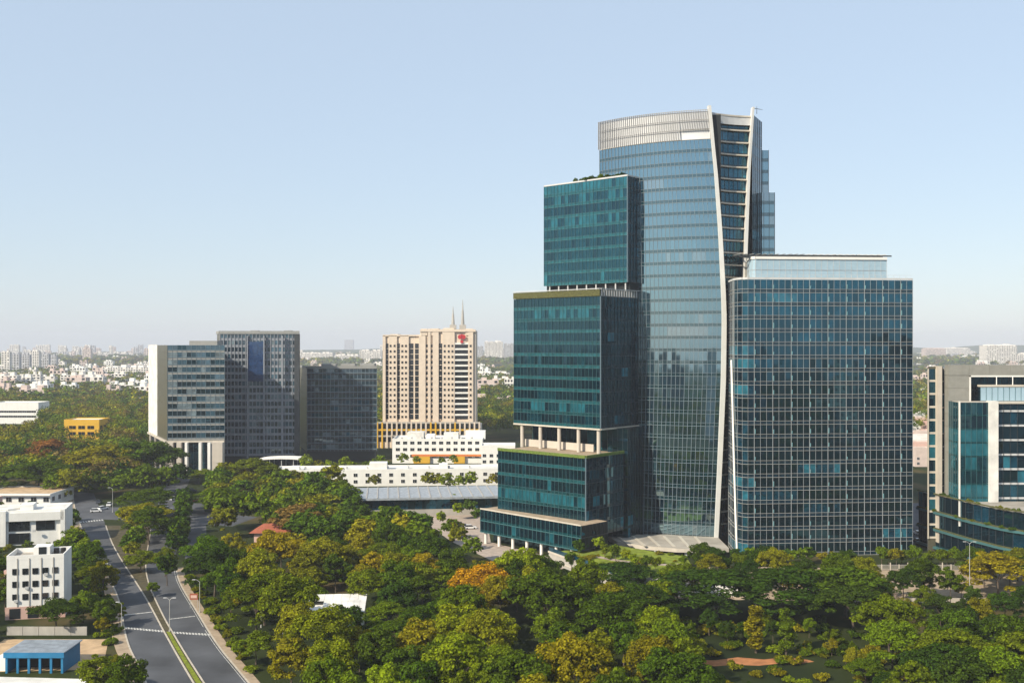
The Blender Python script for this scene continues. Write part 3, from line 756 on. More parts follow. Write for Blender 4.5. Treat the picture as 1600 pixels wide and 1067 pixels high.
# stair strip: two narrow glazed bays with a pier between
nz = [4 + 4.1 * k for k in range(14)]
facade(th, line((130.8, HY + 4), (133.3, HY + 4), 1), nz, G['teal'], blinds(62, .5, 1), [M['cream']], M['cream'], sp=0.7, nmax=20, mw=.35, md=.3)
facade(th, line((134.4, HY + 4), (136, HY + 4), 1), nz, G['teal'], blinds(63, .4, 1), [M['cream']], M['cream'], sp=0.4, nmax=20, mw=.2, md=.2)
o = MB(); rect(o, 133.3, 134.5, HY + 2.2, HY + 6, 3, 58.2); o.build('pier', M['palestone'], th)
o = MB(); o.prism([(130.9, HY + 4.2), (135.6, HY + 4.2), (135.6, HY + 8), (132.6, HY + 8)], 0, 58.0); o.build('stair_wall', M['olive'], th)
# inner block, white pier, right bands
o = MB(); rect(o, 136.4, 144, HY - 7.4, HY - .2, 10, 47.4); rect(o, 146.6, 184, HY - 6.6, HY - .2, 10, 47.0); o.build('inner_wall', M['dark'], th)
facade(th, line((135.6, HY - 7.8), (144.2, HY - 7.8), 5), [10 + 4.16 * k for k in range(10)], G['teal'], blinds(64, .55, 5), SPT, M['tealframe'], sp=.5, nmax=50, mw=.06)
facade(th, line((135.6, HY - .3), (135.6, HY - 7.8), 5), [10 + 4.16 * k for k in range(10)], G['teal'], blinds(64, .55, 5), SPT, M['tealframe'], sp=.5, nmax=20, mw=.06)
o = MB(); rect(o, 135.3, 135.7, HY - 8.1, HY - 7.7, 10, 47.8); o.build('corner_trim', M['fin'], th)
o = MB(); rect(o, 144.2, 146.8, HY - 9, HY - 6.6, 6, 47.9); o.build('pier', M['roofwhite'], th, label='white pier')
facade(th, line((146.9, HY - 7), (184, HY - 7), 17), [14 + 4.4 * k for k in range(8)] + [47.0], G['slab'], blinds(65, .3, 3), SPB, M['darkmetal'], sp=.3, nmax=110, mw=.06, rails=((0.0, .55, .5),), railm=M['lightgrey'])
facade(th, line((144.5, HY - 2), (184, HY - 2), 22), [47.5, 51.9], G['screen'], lambda i, j: 0, SPT, M['tealframe'], sp=.1, nmax=22, mw=.05)
o = MB(); rect(o, 144.5, 184, HY - 2.2, HY, 51.9, 52.5); rect(o, 136, 184, HY - 7.6, HY - 1.5, 47.0, 47.5); o.build('terrace_edge', M['cream'], th)
for k in range(5):
    o = MB(); o.tube((150 + 5 * k, HY - 1, 52.4), (150 + 5 * k, HY - 1, 55), 0.15, 0.15); o.build('roof_vent', M['white'], th)
# curved planted podium in front
pp = smooth([(132, 331), (134.5, 319), (138.5, 301), (146, 286), (175, 268)], 22)
o = MB(); o.prism(pp + [(185, 268), (185, HY - 7.2), (146, HY - 7.2)] , 0, 17.4, 0, 1); o.build('podium_wall', [M['dark'], M['roof']], th)
def off(P, d):
    out = []
    for i in range(len(P)):
        t = Vector(P[min(i + 1, len(P) - 1)]) - Vector(P[max(i - 1, 0)]); t.normalize(); out.append((P[i][0] - d * -t.y * -1, P[i][1] - d * t.x)) if False else out.append((P[i][0] + t.y * d, P[i][1] - t.x * d))
    return out
pf = off(pp, 0.5)
facade(th, pf, [1.2, 6.8, 12.2, 17.6], G['slab'], blinds(66, .2, 2), SPT, M['darkmetal'], sp=.7, nmax=60, mw=.08, rails=((0, .7, .9),), railm=M['tealframe'])
for z in (7.35, 12.75, 18.1):
    q = off(pf, 0.4); o = MB()
    for a, c in zip(q, q[1:]): o.bar((*a, z), (*c, z), (c[1] - a[1], a[0] - c[0], 0), 0.35, 0.4)
    o.build('planter_hedge', M['hedge'], th)

# ------------------------------------------------------------------ generic masonry building with real window openings
def winmesh(wd, hh, frame, pane, key, cross=True):
    f = MB(); t = .07
    for (x, z, a, c) in ((0, hh / 2, wd, t), (0, -hh / 2, wd, t), (-wd / 2, 0, t, hh), (wd / 2, 0, t, hh)) + (((0, 0, t, hh - .1),) if cross else ()):
        f.box(x, -.03, z, a, .1, c)
    p = MB(); p.box(0, .02, 0, wd - .04, .05, hh - .04)
    return f.mesh('window', frame), p.mesh('pane', pane)
WIN = {}
def window(parent, p, an, wd, hh, frame, pane, cross=True):
    key = (round(wd, 2), round(hh, 2), frame.name, pane.name, cross)
    if key not in WIN: WIN[key] = winmesh(wd, hh, frame, pane, key, cross)
    a, c = WIN[key]
    o = obj('window', a, parent); o.matrix_basis = Matrix.Translation(p) @ Matrix.Rotation(an, 4, 'Z')
    q = _obj0('pane', c, o)
    return o
G['win'] = glass('window_glass', (0.010, 0.014, 0.018), 1.6, 0.06)
G['grid'] = [glass('grey_blue_glass', (0.010, 0.026, 0.042), 1.95, 0.05, (.7, .9, 1)), glass('mid_grey_glass', (0.024, 0.062, 0.09), 1.95, 0.06, (.7, .9, 1)), glass('blind_behind_grey_glass', (0.12, 0.16, 0.18), 1.6, 0.1)]

# ------------------------------------------------------------------ left group of three office towers
def office(label, c, fr, lf, z1, fl, bay, seed, framem, spm, sp, base=None, left=None, mdv=.25, mwv=.3, nmax=280, z0=4.0, panes=None, brightp=.3, rails=()):
    """c near corner, fr end of the front, lf end of the left flank"""
    t = wthing('office_building', label, 'office block', ((c[0] + fr[0]) / 2, (c[1] + fr[1]) / 2, 0))
    far = (fr[0] + lf[0] - c[0], fr[1] + lf[1] - c[1])
    q = Vector((0.0, 0.35)); o = MB()
    o.prism([(lf[0] + .3, lf[1]), (c[0] + .3, c[1] + .35), (fr[0] - .2, fr[1] + .35), (far[0] - .2, far[1])], 0, z1 - .4, 0, 1); o.build('wall', [M['dark'], M['roof']], t)
    n = max(1, round((z1 - z0) / fl)); lv = [z0 + (z1 - z0) * k / n for k in range(n + 1)]
    L = math.dist(c, fr)
    facade(t, line(c, fr, round(L / bay)), lv, panes or G['grid'], blinds(seed, brightp, 2), spm, framem, sp=sp, mw=mwv, md=mdv, nmax=nmax, tilt=.4, rails=rails)
    return t, lv, far
o1c, o1f, o1l = (-171.5, 510.0), (-144.0, 513.0), (-199.0, 562.0)
t1, lv, far = office('grey glass office block with pale flank and tall columned base, left of the trio', o1c, o1f, o1l, 64.6, 3.75, 2.3, 71, M['bluegreyframe'], [M['grey']], 1.2, mdv=.12, mwv=.12, z0=17.2, panes=[G['teal'][0], G['grid'][1], G['grid'][2]], brightp=.5, rails=((1.2, .25, .2),))
d = Vector((o1l[0] - o1c[0], o1l[1] - o1c[1])); L = d.length; d.normalize()
m1 = (o1c[0] + d.x * L * .5, o1c[1] + d.y * L * .5)
for k, z in enumerate(lv[:-1]):
    o = MB(); o.bar((*m1, z + 1.85), (*o1c, z + 1.85), (-d.y * -1, d.x * -1, 0) if False else (-.91, -.41, 0), 3.6, .25); o.build('stone_panel', M['olive'], t1)  # glazed flank, its reflection put into the olive panel colour
    o = MB(); o.bar((*o1l, z + 1.87), (*m1, z + 1.87), (-.91, -.41, 0), 3.72, .5); o.build('stone_panel', M['roofwhite'], t1)
o = MB(); o.bar((*o1l, 16.6), (*o1c, 16.6), (-.91, -.41, 0), .9, 1.2); o.bar((*o1c, 16.6), (*o1f, 16.6), (0, -1, 0), .9, .8); o.build('ledge', M['cream'], t1)
for k in range(4):
    p = (o1c[0] + d.x * (2 + k * 17), o1c[1] + d.y * (2 + k * 17)); o = MB(); o.bar((*p, 0), (*p, 16.2), (-.91, -.41, 0), 2.4, .7); o.build('column', M['palestone'], t1)
for fx, wd in ((.02, 2.6), (.18, 2.2), (.33, 1.2), (.58, 1.2), (.74, 1.4)):
    x = o1c[0] + 27.5 * fx; o = MB(); rect(o, x, x + wd, 508.2, 510.4, 0, 16.2); o.build('column', M['white'] if wd < 2 else M['palestone'], t1)
o = MB(); rect(o, -149.5, -143.9, 508.8, 512.8, 2, 16.2); o.build('stone_wall', M['palestone'], t1)
facade(t1, line((-171, 510.6), (-149.6, 512.4), 9), [0.3, 5.5, 10.8, 16.2], [G['teal'][0], G['teal'][1]], blinds(72, .3, 2, 1, 1), SPT, M['tealframe'], sp=.4, nmax=30)
o = MB(); rect(o, -162, -148, 514, 524, 64, 66.8); o.build('roof_plant_room', M['grey'], t1)

o2c, o2f, o2l = (-154.2, 541.0), (-112.8, 543.5), (-164, 570.0)
M['mauve'] = mat('blue_grey_cladding', (0.22, 0.235, 0.265), 0.7, .15, streak=.3)
t2, lv2, far = office('tall grey gridded office slab with a blue glass slot, middle of the trio', o2c, o2f, o2l, 70.6, 3.5, 1.85, 73, M['mauve'], [M['mauve']], 1.35, z0=6.0, mdv=.3, mwv=.34, brightp=.3)
o = MB(); o.bar((*o2c, 71.3), (*o2f, 71.3), (0, -1, 0), 1.6, .7); o.bar((*o2l, 71.3), (*o2c, 71.3), (-.94, -.33, 0), 1.6, .7); o.build('cornice', M['grey'], t2)
for z in lv2[:-1]:
    o = MB(); o.bar((*o2l, z + 1.7), (*o2c, z + 1.7), (-.94, -.33, 0), 3.4, .2); o.build('stone_panel', M['olive'], t2)
for k in range(6):
    o = MB(); rect(o, -139.6, -131.2, 540.6, 541.6, 45.5 + 3.5 * k, 45.5 + 3.5 * k + 3.42); o.build('slot_glass', glass('slot_blue_glass', (.012, .035, .10), 1.7, .05, (.6, .8, 1)) if k == 0 else bpy.data.materials['slot_blue_glass'], t2)
for x in (-140.0, -131.2, -121.5):
    o = MB(); rect(o, x, x + .6, 540.2, 541.8, 5, 69.5); o.build('pilaster', M['mauve'], t2)
o = MB(); rect(o, -115.2, -112.6, 541.8, 543.9, 4, 70.2); o.build('end_strip', M['darkmetal'], t2)
for k in range(4): o = MB(); rect(o, -150 + 9 * k, -146 + 9 * k, 552, 556, 70, 72.2 + .3 * (k % 2)); o.build('roof_plant_room', M['grey'], t2)

o3c, o3f, o3l = (-114.0, 570.0), (-75.5, 572.0), (-124, 600.0)
t3, lv3, far = office('shorter dark blue grey office block beside the gridded slab', o3c, o3f, o3l, 51.5, 3.5, 2.1, 75, M['bluegreyframe'], [M['darkmetal']], 1.2, z0=5.5, mdv=.15, mwv=.2, panes=[G['grid'][0], G['slab'][1], G['grid'][2]], brightp=.2, rails=((1.2, .4, .3),))
for z in lv3[:-1]:
    o = MB(); o.bar((*o3l, z + 1.7), (*o3c, z + 1.7), (-.94, -.33, 0), 3.4, .2); o.build('stone_panel', M['olive'], t3)
o = MB(); o.bar((*o3c, 52.2), (*o3f, 52.2), (0, -1, 0), 1.5, .6); o.bar((*o3l, 52.2), (*o3c, 52.2), (-.94, -.33, 0), 1.5, .6); o.build('cornice', M['grey'], t3)
for k in range(3): o = MB(); rect(o, -108 + 11 * k, -100 + 11 * k, 580, 588, 51, 54); o.build('roof_plant_room', M['grey'], t3)
tt = wthing('tent_canopy', 'low white curved tent roof in front of the gridded office slab', 'canopy', (px(442, 520), 520, 0))
cx_ = px(442, 520); o = MB()
for k in range(10):
    a0, a1 = math.pi * k / 10, math.pi * (k + 1) / 10
    p0 = (cx_ - 13.5 * math.cos(a0), 6.2 + 1.5 * math.sin(a0)); p1 = (cx_ - 13.5 * math.cos(a1), 6.2 + 1.5 * math.sin(a1))
    o.quad((p0[0], 516, p0[1]), (p1[0], 516, p1[1]), (p1[0], 528, p1[1]), (p0[0], 528, p0[1])); o.quad((p0[0], 516, p0[1] - .5), (p1[0], 516, p1[1] - .5), (p1[0], 516, p1[1]), (p0[0], 516, p0[1]))
o.build('roof', M['white'], tt)
for x in (-13, -6, 0, 6, 13):
    for y in (517, 527): o = MB(); o.tube((cx_ + x, y, 0), (cx_ + x, y, 6.2 + 1.3 * (1 - (x / 13.6) ** 2) ** .5), .2, .2); o.build('post', M['lightgrey'], tt)

# ------------------------------------------------------------------ beige hotel tower with antennas
JY = 650.0
tj = wthing('hotel_tower', 'beige ribbed hotel tower with two antenna masts and a red flower emblem', 'tower', (px(670, JY), JY + 10, 0))
def jx(zx): return px(570 + zx / 3.809, JY)
def jz(zy): return pz(460 + zy / 3.809, JY)
o = MB(); rect(o, jx(105), jx(330), JY + 2, JY + 30, 0, jz(243)); rect(o, jx(330), jx(660), JY, JY + 32, 0, jz(215)); o.build('wall', M['beige'], tj)
zt, zb = jz(290), jz(745); nf = 14
for (a, c) in ((105, 122), (140, 190), (208, 260), (322, 362)):
    o = MB(); rect(o, jx(a), jx(c), JY + (1.0 if a != 322 else -1), JY + 3, 0, jz(243) - .3); o.build('pilaster', M['beige'], tj)
for (a, c) in ((376, 392), (405, 440), (462, 535), (616, 645)):
    o = MB(); rect(o, jx(a), jx(c), JY - 1.2, JY + 1, 0, jz(205)); o.build('pilaster', M['beige'], tj)
jw = [(122, 140, 2), (190, 208, 2), (262, 288, 2), (296, 322, 2), (362, 376, 0), (392, 405, 0), (440, 462, 0)]
for f in range(nf):
    z0 = zb + (zt - zb) * f / nf; z1 = zb + (zt - zb) * (f + 1) / nf
    for (a, c, dy) in jw:
        small = (a in (362, 392)); h = (z1 - z0) * (.45 if small else .86)
        window(tj, ((jx(a) + jx(c)) / 2, JY + dy - .06, z0 + (z1 - z0) * .5), 0, (jx(c) - jx(a)) * .9, h, M['darkmetal'], G['win'], False)
    window(tj, ((jx(538) + jx(613)) / 2, JY - .1, z0 + (z1 - z0) * .42), 0, jx(613) - jx(538), (z1 - z0) * .62, M['darkmetal'], G['win'], True)
    o = MB(); rect(o, jx(535), jx(616), JY - 1.0, JY, z0 + (z1 - z0) * .76, z0 + (z1 - z0) * 1.05); o.build('balcony_slab', M['white'], tj)
    o = MB(); rect(o, jx(325), jx(455), JY - .5, JY + .1, z0 - .2, z0 + .35); o.build('string_course', M['beige'], tj)
o = MB(); rect(o, jx(80), jx(688), JY - 7, JY + 36, 0, jz(790)); o.build('podium_wall', M['beige'], tj)
for k in range(22):
    x = jx(84) + (jx(684) - jx(84)) * k / 21
    o = MB(); rect(o, x - .5, x + .5, JY - 8, JY - 6.8, 0, jz(755)); o.build('pillar', M['yellow'] if k in (0, 1, 11, 12, 16) else M['beige'], tj)
for zy in (758, 800, 836):
    o = MB(); rect(o, jx(84), jx(688), JY - 7.9, JY - 6.9, jz(zy) - .5, jz(zy) + .5); o.build('podium_ledge', M['concrete'] if zy != 800 else M['yellow'], tj)
for k in range(21):
    for zy in (778, 818, 850):
        x = jx(84) + (jx(684) - jx(84)) * (k + .5) / 21; window(tj, (x, JY - 7.1, jz(zy)), 0, 3.4, 4.2, M['darkmetal'], G['win'], False)
for zx, top in ((522, 70), (580, 30)):
    o = MB(); xx = jx(zx); rect(o, xx - 2, xx + 2, JY + 4, JY + 8, jz(210), jz(180)); o.tube((xx, JY + 6, jz(182)), (xx, JY + 6, jz((180 + top) / 2 - 10)), 1.1, .6, 8); o.tube((xx, JY + 6, jz((180 + top) / 2 - 10)), (xx, JY + 6, jz(top)), .45, .12, 6); o.build('antenna_mast', M['concrete'], tj)
o = MB(); rect(o, jx(105), jx(330), JY + 1.0, JY + 3, jz(243) - .6, jz(240)); rect(o, jx(330), jx(660), JY - 1.4, JY + 1, jz(215) - .8, jz(208)); o.build('cornice', M['beige'], tj)
for zx in (152, 176, 222, 244, 476, 500, 522, 630):
    for f in range(nf):
        z0 = zb + (zt - zb) * (f + .5) / nf; window(tj, (jx(zx), JY + (.94 if zx < 260 else -1.26), z0), 0, 1.3, 1.5, M['beige'], G['win'], False)
for (a, c, zz) in ((335, 372, 205), (392, 440, 203), (470, 530, 200), (150, 200, 236), (600, 640, 204)):
    o = MB(); rect(o, jx(a), jx(c), JY - .8 if a > 300 else JY + 1.2, JY + 14, jz(243), jz(zz)); o.build('roof_block', M['beige'], tj)
# red emblem: three rounded petals over a bar
o = MB(); ex, ez = jx(578), jz(259)
for an in (-50, 0, 50):
    c = (ex + 1.5 * math.sin(R(an)), ez + 1.0 * math.cos(R(an))); n = 12
    o.v += [(c[0] + 1.25 * math.cos(2 * math.pi * k / n) * (1.1 if an else .9), JY - 1.5 - abs(an) * .002, c[1] + 1.5 * math.sin(2 * math.pi * k / n)) for k in range(n)]; s = len(o.v) - n; o.f.append(tuple(range(s, s + n))); o.m.append(0)
rect(o, ex - .9, ex + .9, JY - 1.7, JY - 1.3, ez - 3.2, ez - 1.4)
o.build('emblem', M['red'], tj)

# ------------------------------------------------------------------ plain buildings with windows
def house(name, label, cat, x0, x1, Y, z1, wall, wins=None, depth=12, rz=0.0, roof='roof', parapet=.7, group=None, rows=None, cols=None, ww=1.3, wh=1.3, z0w=2.6, dz=3.2, xm=1.6, frame='lightgrey', side=True, pane=None, cross=True, z0=0):
    """a rendered box building, front at distance Y, with parapet, roof and framed windows; parts in local coordinates"""
    w_ = x1 - x0
    t = thing(name, label, cat, ((x0 + x1) / 2, Y, z0), rz, group)
    b = MB(); rect(b, -w_ / 2, w_ / 2, 0, depth, 0, z1); b.build('wall', M[wall], t)
    b = MB(); rect(b, -w_ / 2 + .25, w_ / 2 - .25, .25, depth - .25, z1 + .004, z1 + .03); b.build('roof', M[roof], t)
    if parapet:
        b = MB()
        rect(b, -w_ / 2 - .02, w_ / 2 + .02, -.02, .24, z1, z1 + parapet); rect(b, -w_ / 2 - .02, w_ / 2 + .02, depth - .24, depth + .02, z1, z1 + parapet)
        rect(b, -w_ / 2 - .02, -w_ / 2 + .24, .24, depth - .24, z1, z1 + parapet); rect(b, w_ / 2 - .24, w_ / 2 + .02, .24, depth - .24, z1, z1 + parapet)
        b.build('parapet', M[wall], t)
    if rows and cols:
        for r in range(rows):
            for c in range(cols):
                x = -w_ / 2 + xm + (w_ - 2 * xm) * (c / (cols - 1) if cols > 1 else .5)
                window(t, (x, -.05, z0w + dz * r), 0, ww, wh, M[frame], pane or G['win'], cross)
        if side:
            for r in range(rows):
                for c in range(max(1, int(depth / 5))):
                    y = depth * (c + .5) / max(1, int(depth / 5))
                    window(t, (w_ / 2 + .05, y, z0w + dz * r), R(90), ww, wh, M[frame], pane or G['win'], cross)
    return t

# four storey white house by the road
t = house('white_house', 'white four storey building with five columns of small windows beside the road', 'building', -119.4, -106.8, 243, 14.0, 'white', depth=9.5, rows=3, cols=5, ww=1.25, wh=1.35, z0w=5.3, dz=3.0, xm=1.9, frame='darkmetal', parapet=1.1, side=False, rz=R(13))
for k in range(4):
    b = MB(); x = -6.6 + 13.2 * (k + 1) / 5 - .0; rect(b, x - .09, x + .09, -.14, 0, 3.0, 14.4); b.build('drain_pipe', M['concrete'], t)
b = MB(); rect(b, -6.62, 6.62, -.06, 0, .0, 3.0); b.build('ground_storey', M['pink'], t)
for k, x in enumerate((-4.6, -2.2, 2.0, 4.8)): b = MB(); rect(b, x, x + .8, -.45, -.05, 4.1 + 3 * (k % 3), 4.7 + 3 * (k % 3)); b.build('air_conditioner', M['lightgrey'], t)
for k in range(2): b = MB(); b.tube((3.4 + 1.6 * k, 6.5, 14.05), (3.4 + 1.6 * k, 6.5, 15.3), .6, .6, 10); b.build('water_tank', M['tyre'], t)
for x in (-4.5, -.5, 3.8): b = MB(); rect(b, x - 1.2, x + 1.2, -.12, -.02, .2, 2.6); b.build('shop_opening', M['dark'], t)
b = MB(); rect(b, -1.5, 2.2, 5, 9.2, 14, 16.0); b.build('stair_head', M['white'], t)
b = MB(); rect(b, -.3, 1.4, 4.9, 5.0, 14.1, 16.0); b.build('door', M['dark'], t)
# bright white house behind it
t = house('white_house', 'bright white flat roofed house with large dark windows in a recessed bay', 'building', -177, -145.4, 331, 10.8, 'white', depth=14, roof='roofwhite', parapet=.5, frame='darkmetal', rz=R(15))
b = MB(); rect(b, -2, 15.2, -.9, -.05, 7.9, 10.6); rect(b, 14.2, 15.6, -.9, -.05, 0, 11.3); rect(b, -3.0, -2.0, -1.3, -.05, 0, 11.3); rect(b, -15.8, -3.0, -1.2, -.05, 0, 11.3); b.build('projecting_wall', M['white'], t)
for x, z, wd, hh in ((1.8, 6.2, 6.2, 3.0), (9.6, 6.2, 5.6, 3.0), (1.8, 2.2, 6.2, 3.4)): window(t, (x, -.1, z), 0, wd, hh, M['darkmetal'], G['win'], True)
for x, z in ((-11.2, 7.2), (-11, 3.2), (-13.4, 7.2), (-13.4, 3.2)): window(t, (x, -1.25, z), 0, 1.2, 1.5, M['darkmetal'], G['win'], True)
b = MB(); rect(b, 1.4, 5.4, 3, 9, 10.8, 12.6); b.build('stair_head', M['white'], t)
b = MB(); b.prism([(-12, 2), (-2, 2), (3, 9), (-8, 9)], 10.85, 11.5); b.build('roof_canopy', M['roofwhite'], t)
for k in range(3): b = MB(); b.tube((-12 + 2.2 * k, 9, 10.9), (-12 + 2.2 * k, 9, 12.2), .7, .7, 10); b.build('water_tank', M['tyre'] if k else M['lightgrey'], t)
for x, z in ((-5.5, 5.0), (-9, 5.2), (6, 4.4)): b = MB(); rect(b, x, x + .9, -1.6, -1.2, z, z + .7); b.build('air_conditioner', M['lightgrey'], t)
# low villa behind
t = house('villa', 'low villa with pinkish flat roof among trees', 'house', -212, -184, 408, 5.2, 'white', depth=22, rows=1, cols=6, ww=2.2, wh=1.8, z0w=3.2, roof='sand', parapet=.3)
b = MB(); rect(b, -14.6, 14.6, -1.4, 0, 4.9, 5.6); b.build('roof_edge', M['white'], t)
t = house('house', 'small pink house at the edge beside the villa', 'house', -218, -198, 388, 5.5, 'pink', depth=10, rows=1, cols=3, z0w=3, roof='roof')
t = house('house', 'pink walled house half hidden behind the four storey building', 'house', -130, -118.8, 262, 6.5, 'pink', depth=9, rows=1, cols=2, z0w=3.5, roof='terracotta')
# blue shed
ts_ = thing('blue_shed', 'blue fronted open shed with grey ribbed metal roof', 'shed', (-94.5, 203, 0))
b = MB(); rect(b, -5.6, 5.6, 7.6, 7.8, 0, 3.9); rect(b, -5.6, -5.4, 0, 7.6, 0, 3.7); rect(b, 5.4, 5.6, 0, 7.6, 0, 3.7); b.build('wall', M['blue'], ts_)
b = MB()
for k in range(28):
    x = -6.0 + 12 * k / 28; rect(b, x, x + .3, -.6, 8.2, 4.1, 4.2); rect(b, x + .3, x + 12 / 28, -.6, 8.2, 4.06, 4.1)
b.build('roof', M['tin'], ts_)
b = MB(); rect(b, -6.0, 6.0, -.75, -.6, 3.1, 4.15); b.build('fascia', M['blue'], ts_)
for k in range(6): b = MB(); x = -5.5 + 11 * k / 5; rect(b, x - .22, x + .22, -.5, -.1, 0, 3.1); b.build('post', M['blue'], ts_)
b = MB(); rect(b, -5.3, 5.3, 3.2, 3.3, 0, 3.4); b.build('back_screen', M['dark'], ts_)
b = MB(); rect(b, -8.4, -6.1, 1, 6, 0, 2.6); b.build('side_room', M['white'], ts_)
tw2 = thing('yard_wall', 'long low yard wall running behind the sandy yard', 'wall', (-97, 229, 0))
for k in range(5): b = MB(); rect(b, -16 + 3.6 * k, -16 + 3.6 * k + 3.5, 0, .3, 0, 1.9); b.build('wall_panel', M['concrete'], tw2)

# long white range and dark roofed shed
t = house('long_building', 'long low white building with a row of small square windows behind the trees', 'building', px(432, 470), px(790, 470), 470, 7.0, 'white', depth=16, rz=R(4), rows=2, cols=19, ww=1.7, wh=1.5, z0w=2.2, dz=3.0, xm=4, frame='lightgrey', roof='roofwhite', parapet=.8)
b = MB(); rect(b, -10, -2, 2, 9, 7, 10.4); rect(b, -46, -42, 3, 7, 7, 9); rect(b, 22, 26, 3, 8, 7, 9.5); b.build('roof_room', M['white'], t)
for k in range(9): b = MB(); b.tube((-40 + 9.5 * k, 8, 7), (-40 + 9.5 * k, 8, 8.3), .6, .6, 8); b.build('water_tank', M['lightgrey'], t)
t = thing('flat_roofed_hall', 'wide hall with grey flat roof and a dark glass front', 'hall', (px(672, 388), 388, 0), R(7))
b = MB(); rect(b, -30, 29, 1.2, 26, 0, 6.4); b.build('wall', M['dark'], t)
b = MB(); rect(b, -34, 30, -1.6, 28, 6.5, 7.3); b.build('roof', M['tin'], t)
for k in range(16): b = MB(); rect(b, -32 + 4 * k, -31.6 + 4 * k, -1.6, 28, 7.3, 7.5); b.build('roof_rib', M['concrete'], t)
for k in range(22): b = MB(); x = -29.5 + 2.66 * k; rect(b, x, x + 2.56, .8, 1.0, 2.6, 6.4); b.build('glass_panel', G['slab'][k % 2], t)
b = MB(); rect(b, -30, 29, .5, 1.1, 0, 2.5); b.build('base_wall', M['concrete'], t)

# white hospital like block below the hotel
KY = 560.0
t = house('white_block', 'white three storey block with a red band and cluttered roof below the hotel tower', 'building', px(613, KY), px(754, KY), KY, pz(688, KY), 'white', depth=22, rows=3, cols=12, ww=2.2, wh=1.6, z0w=4.0, dz=3.6, xm=3, roof='roofwhite', parapet=.9)
b = MB(); rect(b, -14, 25, -1.2, -.05, 3.9, 5.0); b.build('awning', M['orange'], t)
b = MB(); rect(b, -13, -4, -1.5, -.05, .2, 3.8); rect(b, 9, 15, -1.5, -.05, .2, 3.8); b.build('shop_front', M['yellow'], t)
for k, (x, wd, hh) in enumerate(((-17, 9, 4), (-7, 5, 2.6), (3, 8, 3.5), (15, 11, 4.5), (9, 3, 2))): b = MB(); rect(b, x, x + wd, 5 + k, 14, pz(688, KY), pz(688, KY) + hh); b.build('roof_room', M['white'] if k % 2 else M['roofwhite'], t)
for k in range(8): b = MB(); b.tube((-20 + 5.5 * k, 3, pz(688, KY)), (-20 + 5.5 * k, 3, pz(688, KY) + 1.6), .7, .7, 8); b.build('water_tank', M['lightgrey'], t)
house('white_block', 'small white flat roofed house between the white block and the dark teal tower', 'building', px(752, 540), px(805, 540), 540, 11, 'white', depth=16, rows=2, cols=5, ww=1.8, wh=1.6, z0w=3.2, roof='roofwhite')
# red roofed pavilion, white tin roofs in the wood
t = thing('pavilion', 'small pavilion with a red hipped roof among the trees', 'house', (px(421, 331), 331, 0))
b = MB(); rect(b, -5, 5, 0, 7, 0, 4.2); b.build('wall', M['pink'], t)
b = MB(); b.v = [(-6.4, -1.2, 4.2), (6.4, -1.2, 4.2), (6.4, 8.2, 4.2), (-6.4, 8.2, 4.2), (-2.6, 3.5, 6.6), (2.6, 3.5, 6.6)]; b.f = [(0, 1, 5, 4), (1, 2, 5), (2, 3, 4, 5), (3, 0, 4), (3, 2, 1, 0)]; b.m = [0] * 5; b.build('roof', M['terracotta'], t)
for x in (-2.5, 2.5): window(t, (x, -.05, 2.2), 0, 1.6, 1.8, M['white'], G['win'])
t = thing('tin_roofed_shed', 'pale shed with stepped white tin roofs in the middle of the wood', 'shed', (px(523, 233), 233, 0), R(5))
b = MB(); rect(b, -6.6, 6.4, 0, 10, 0, 4.0); b.build('wall', M['white'], t)
for k, (y0, y1, z, x0) in enumerate(((6.6, 11, 5.4, -7), (3, 6.8, 5.0, -3), (-.6, 3.2, 4.6, 0))):
    for j in range(7):
        xa = x0 + (6.8 - x0) * j / 7; b = MB(); n = len(b.v)
        xb = xa + (6.8 - x0) / 7 - .05
        b.v = [(xa, y0, z - .35), (xb, y0, z - .35), (xb, y1, z + .15), (xa, y1, z + .15), (xa, y0, z - .29), (xb, y0, z - .29), (xb, y1, z + .21), (xa, y1, z + .21)]
        b.f = [(3, 2, 1, 0), (4, 5, 6, 7), (0, 1, 5, 4), (1, 2, 6, 5), (2, 3, 7, 6), (3, 0, 4, 7)]; b.m = [0] * 6
        b.build('roof_sheet', M['roofwhite'], t)
# yellow school building and mid-distance blocks on the left
def at(name, label, cat, xa, xb, yt, yb, wall, **k):
    Y = F * H / (yb - YH); return house(name, label, cat, px(xa, Y), px(xb, Y), Y, pz(yt, Y), wall, **k)
t = at('yellow_building', 'yellow two storey building with dark openings rising from the wood', 'building', 100, 155, 657, 694, 'yellow', depth=18, rows=3, cols=3, ww=4.4, wh=2.2, z0w=3.0, dz=4.0, xm=5.5, frame='yellow', roof='roofwhite')
at('white_building', 'long white two storey building with dark window strips, half hidden by trees at the edge', 'building', -12, 60, 630, 662, 'white', depth=20, rows=2, cols=9, ww=4, wh=1.6, z0w=6, dz=4, xm=4, roof='roofwhite')
at('shed', 'long low buff building behind the yellow one', 'shed', 95, 150, 632, 644, 'sand', depth=15, rows=1, cols=8, ww=3, wh=2, z0w=4)
at('house', 'reddish roofed house at the foot of the pale office flank', 'house', 198, 226, 686, 704, 'pink', depth=14, rows=1, cols=3, roof='terracotta')
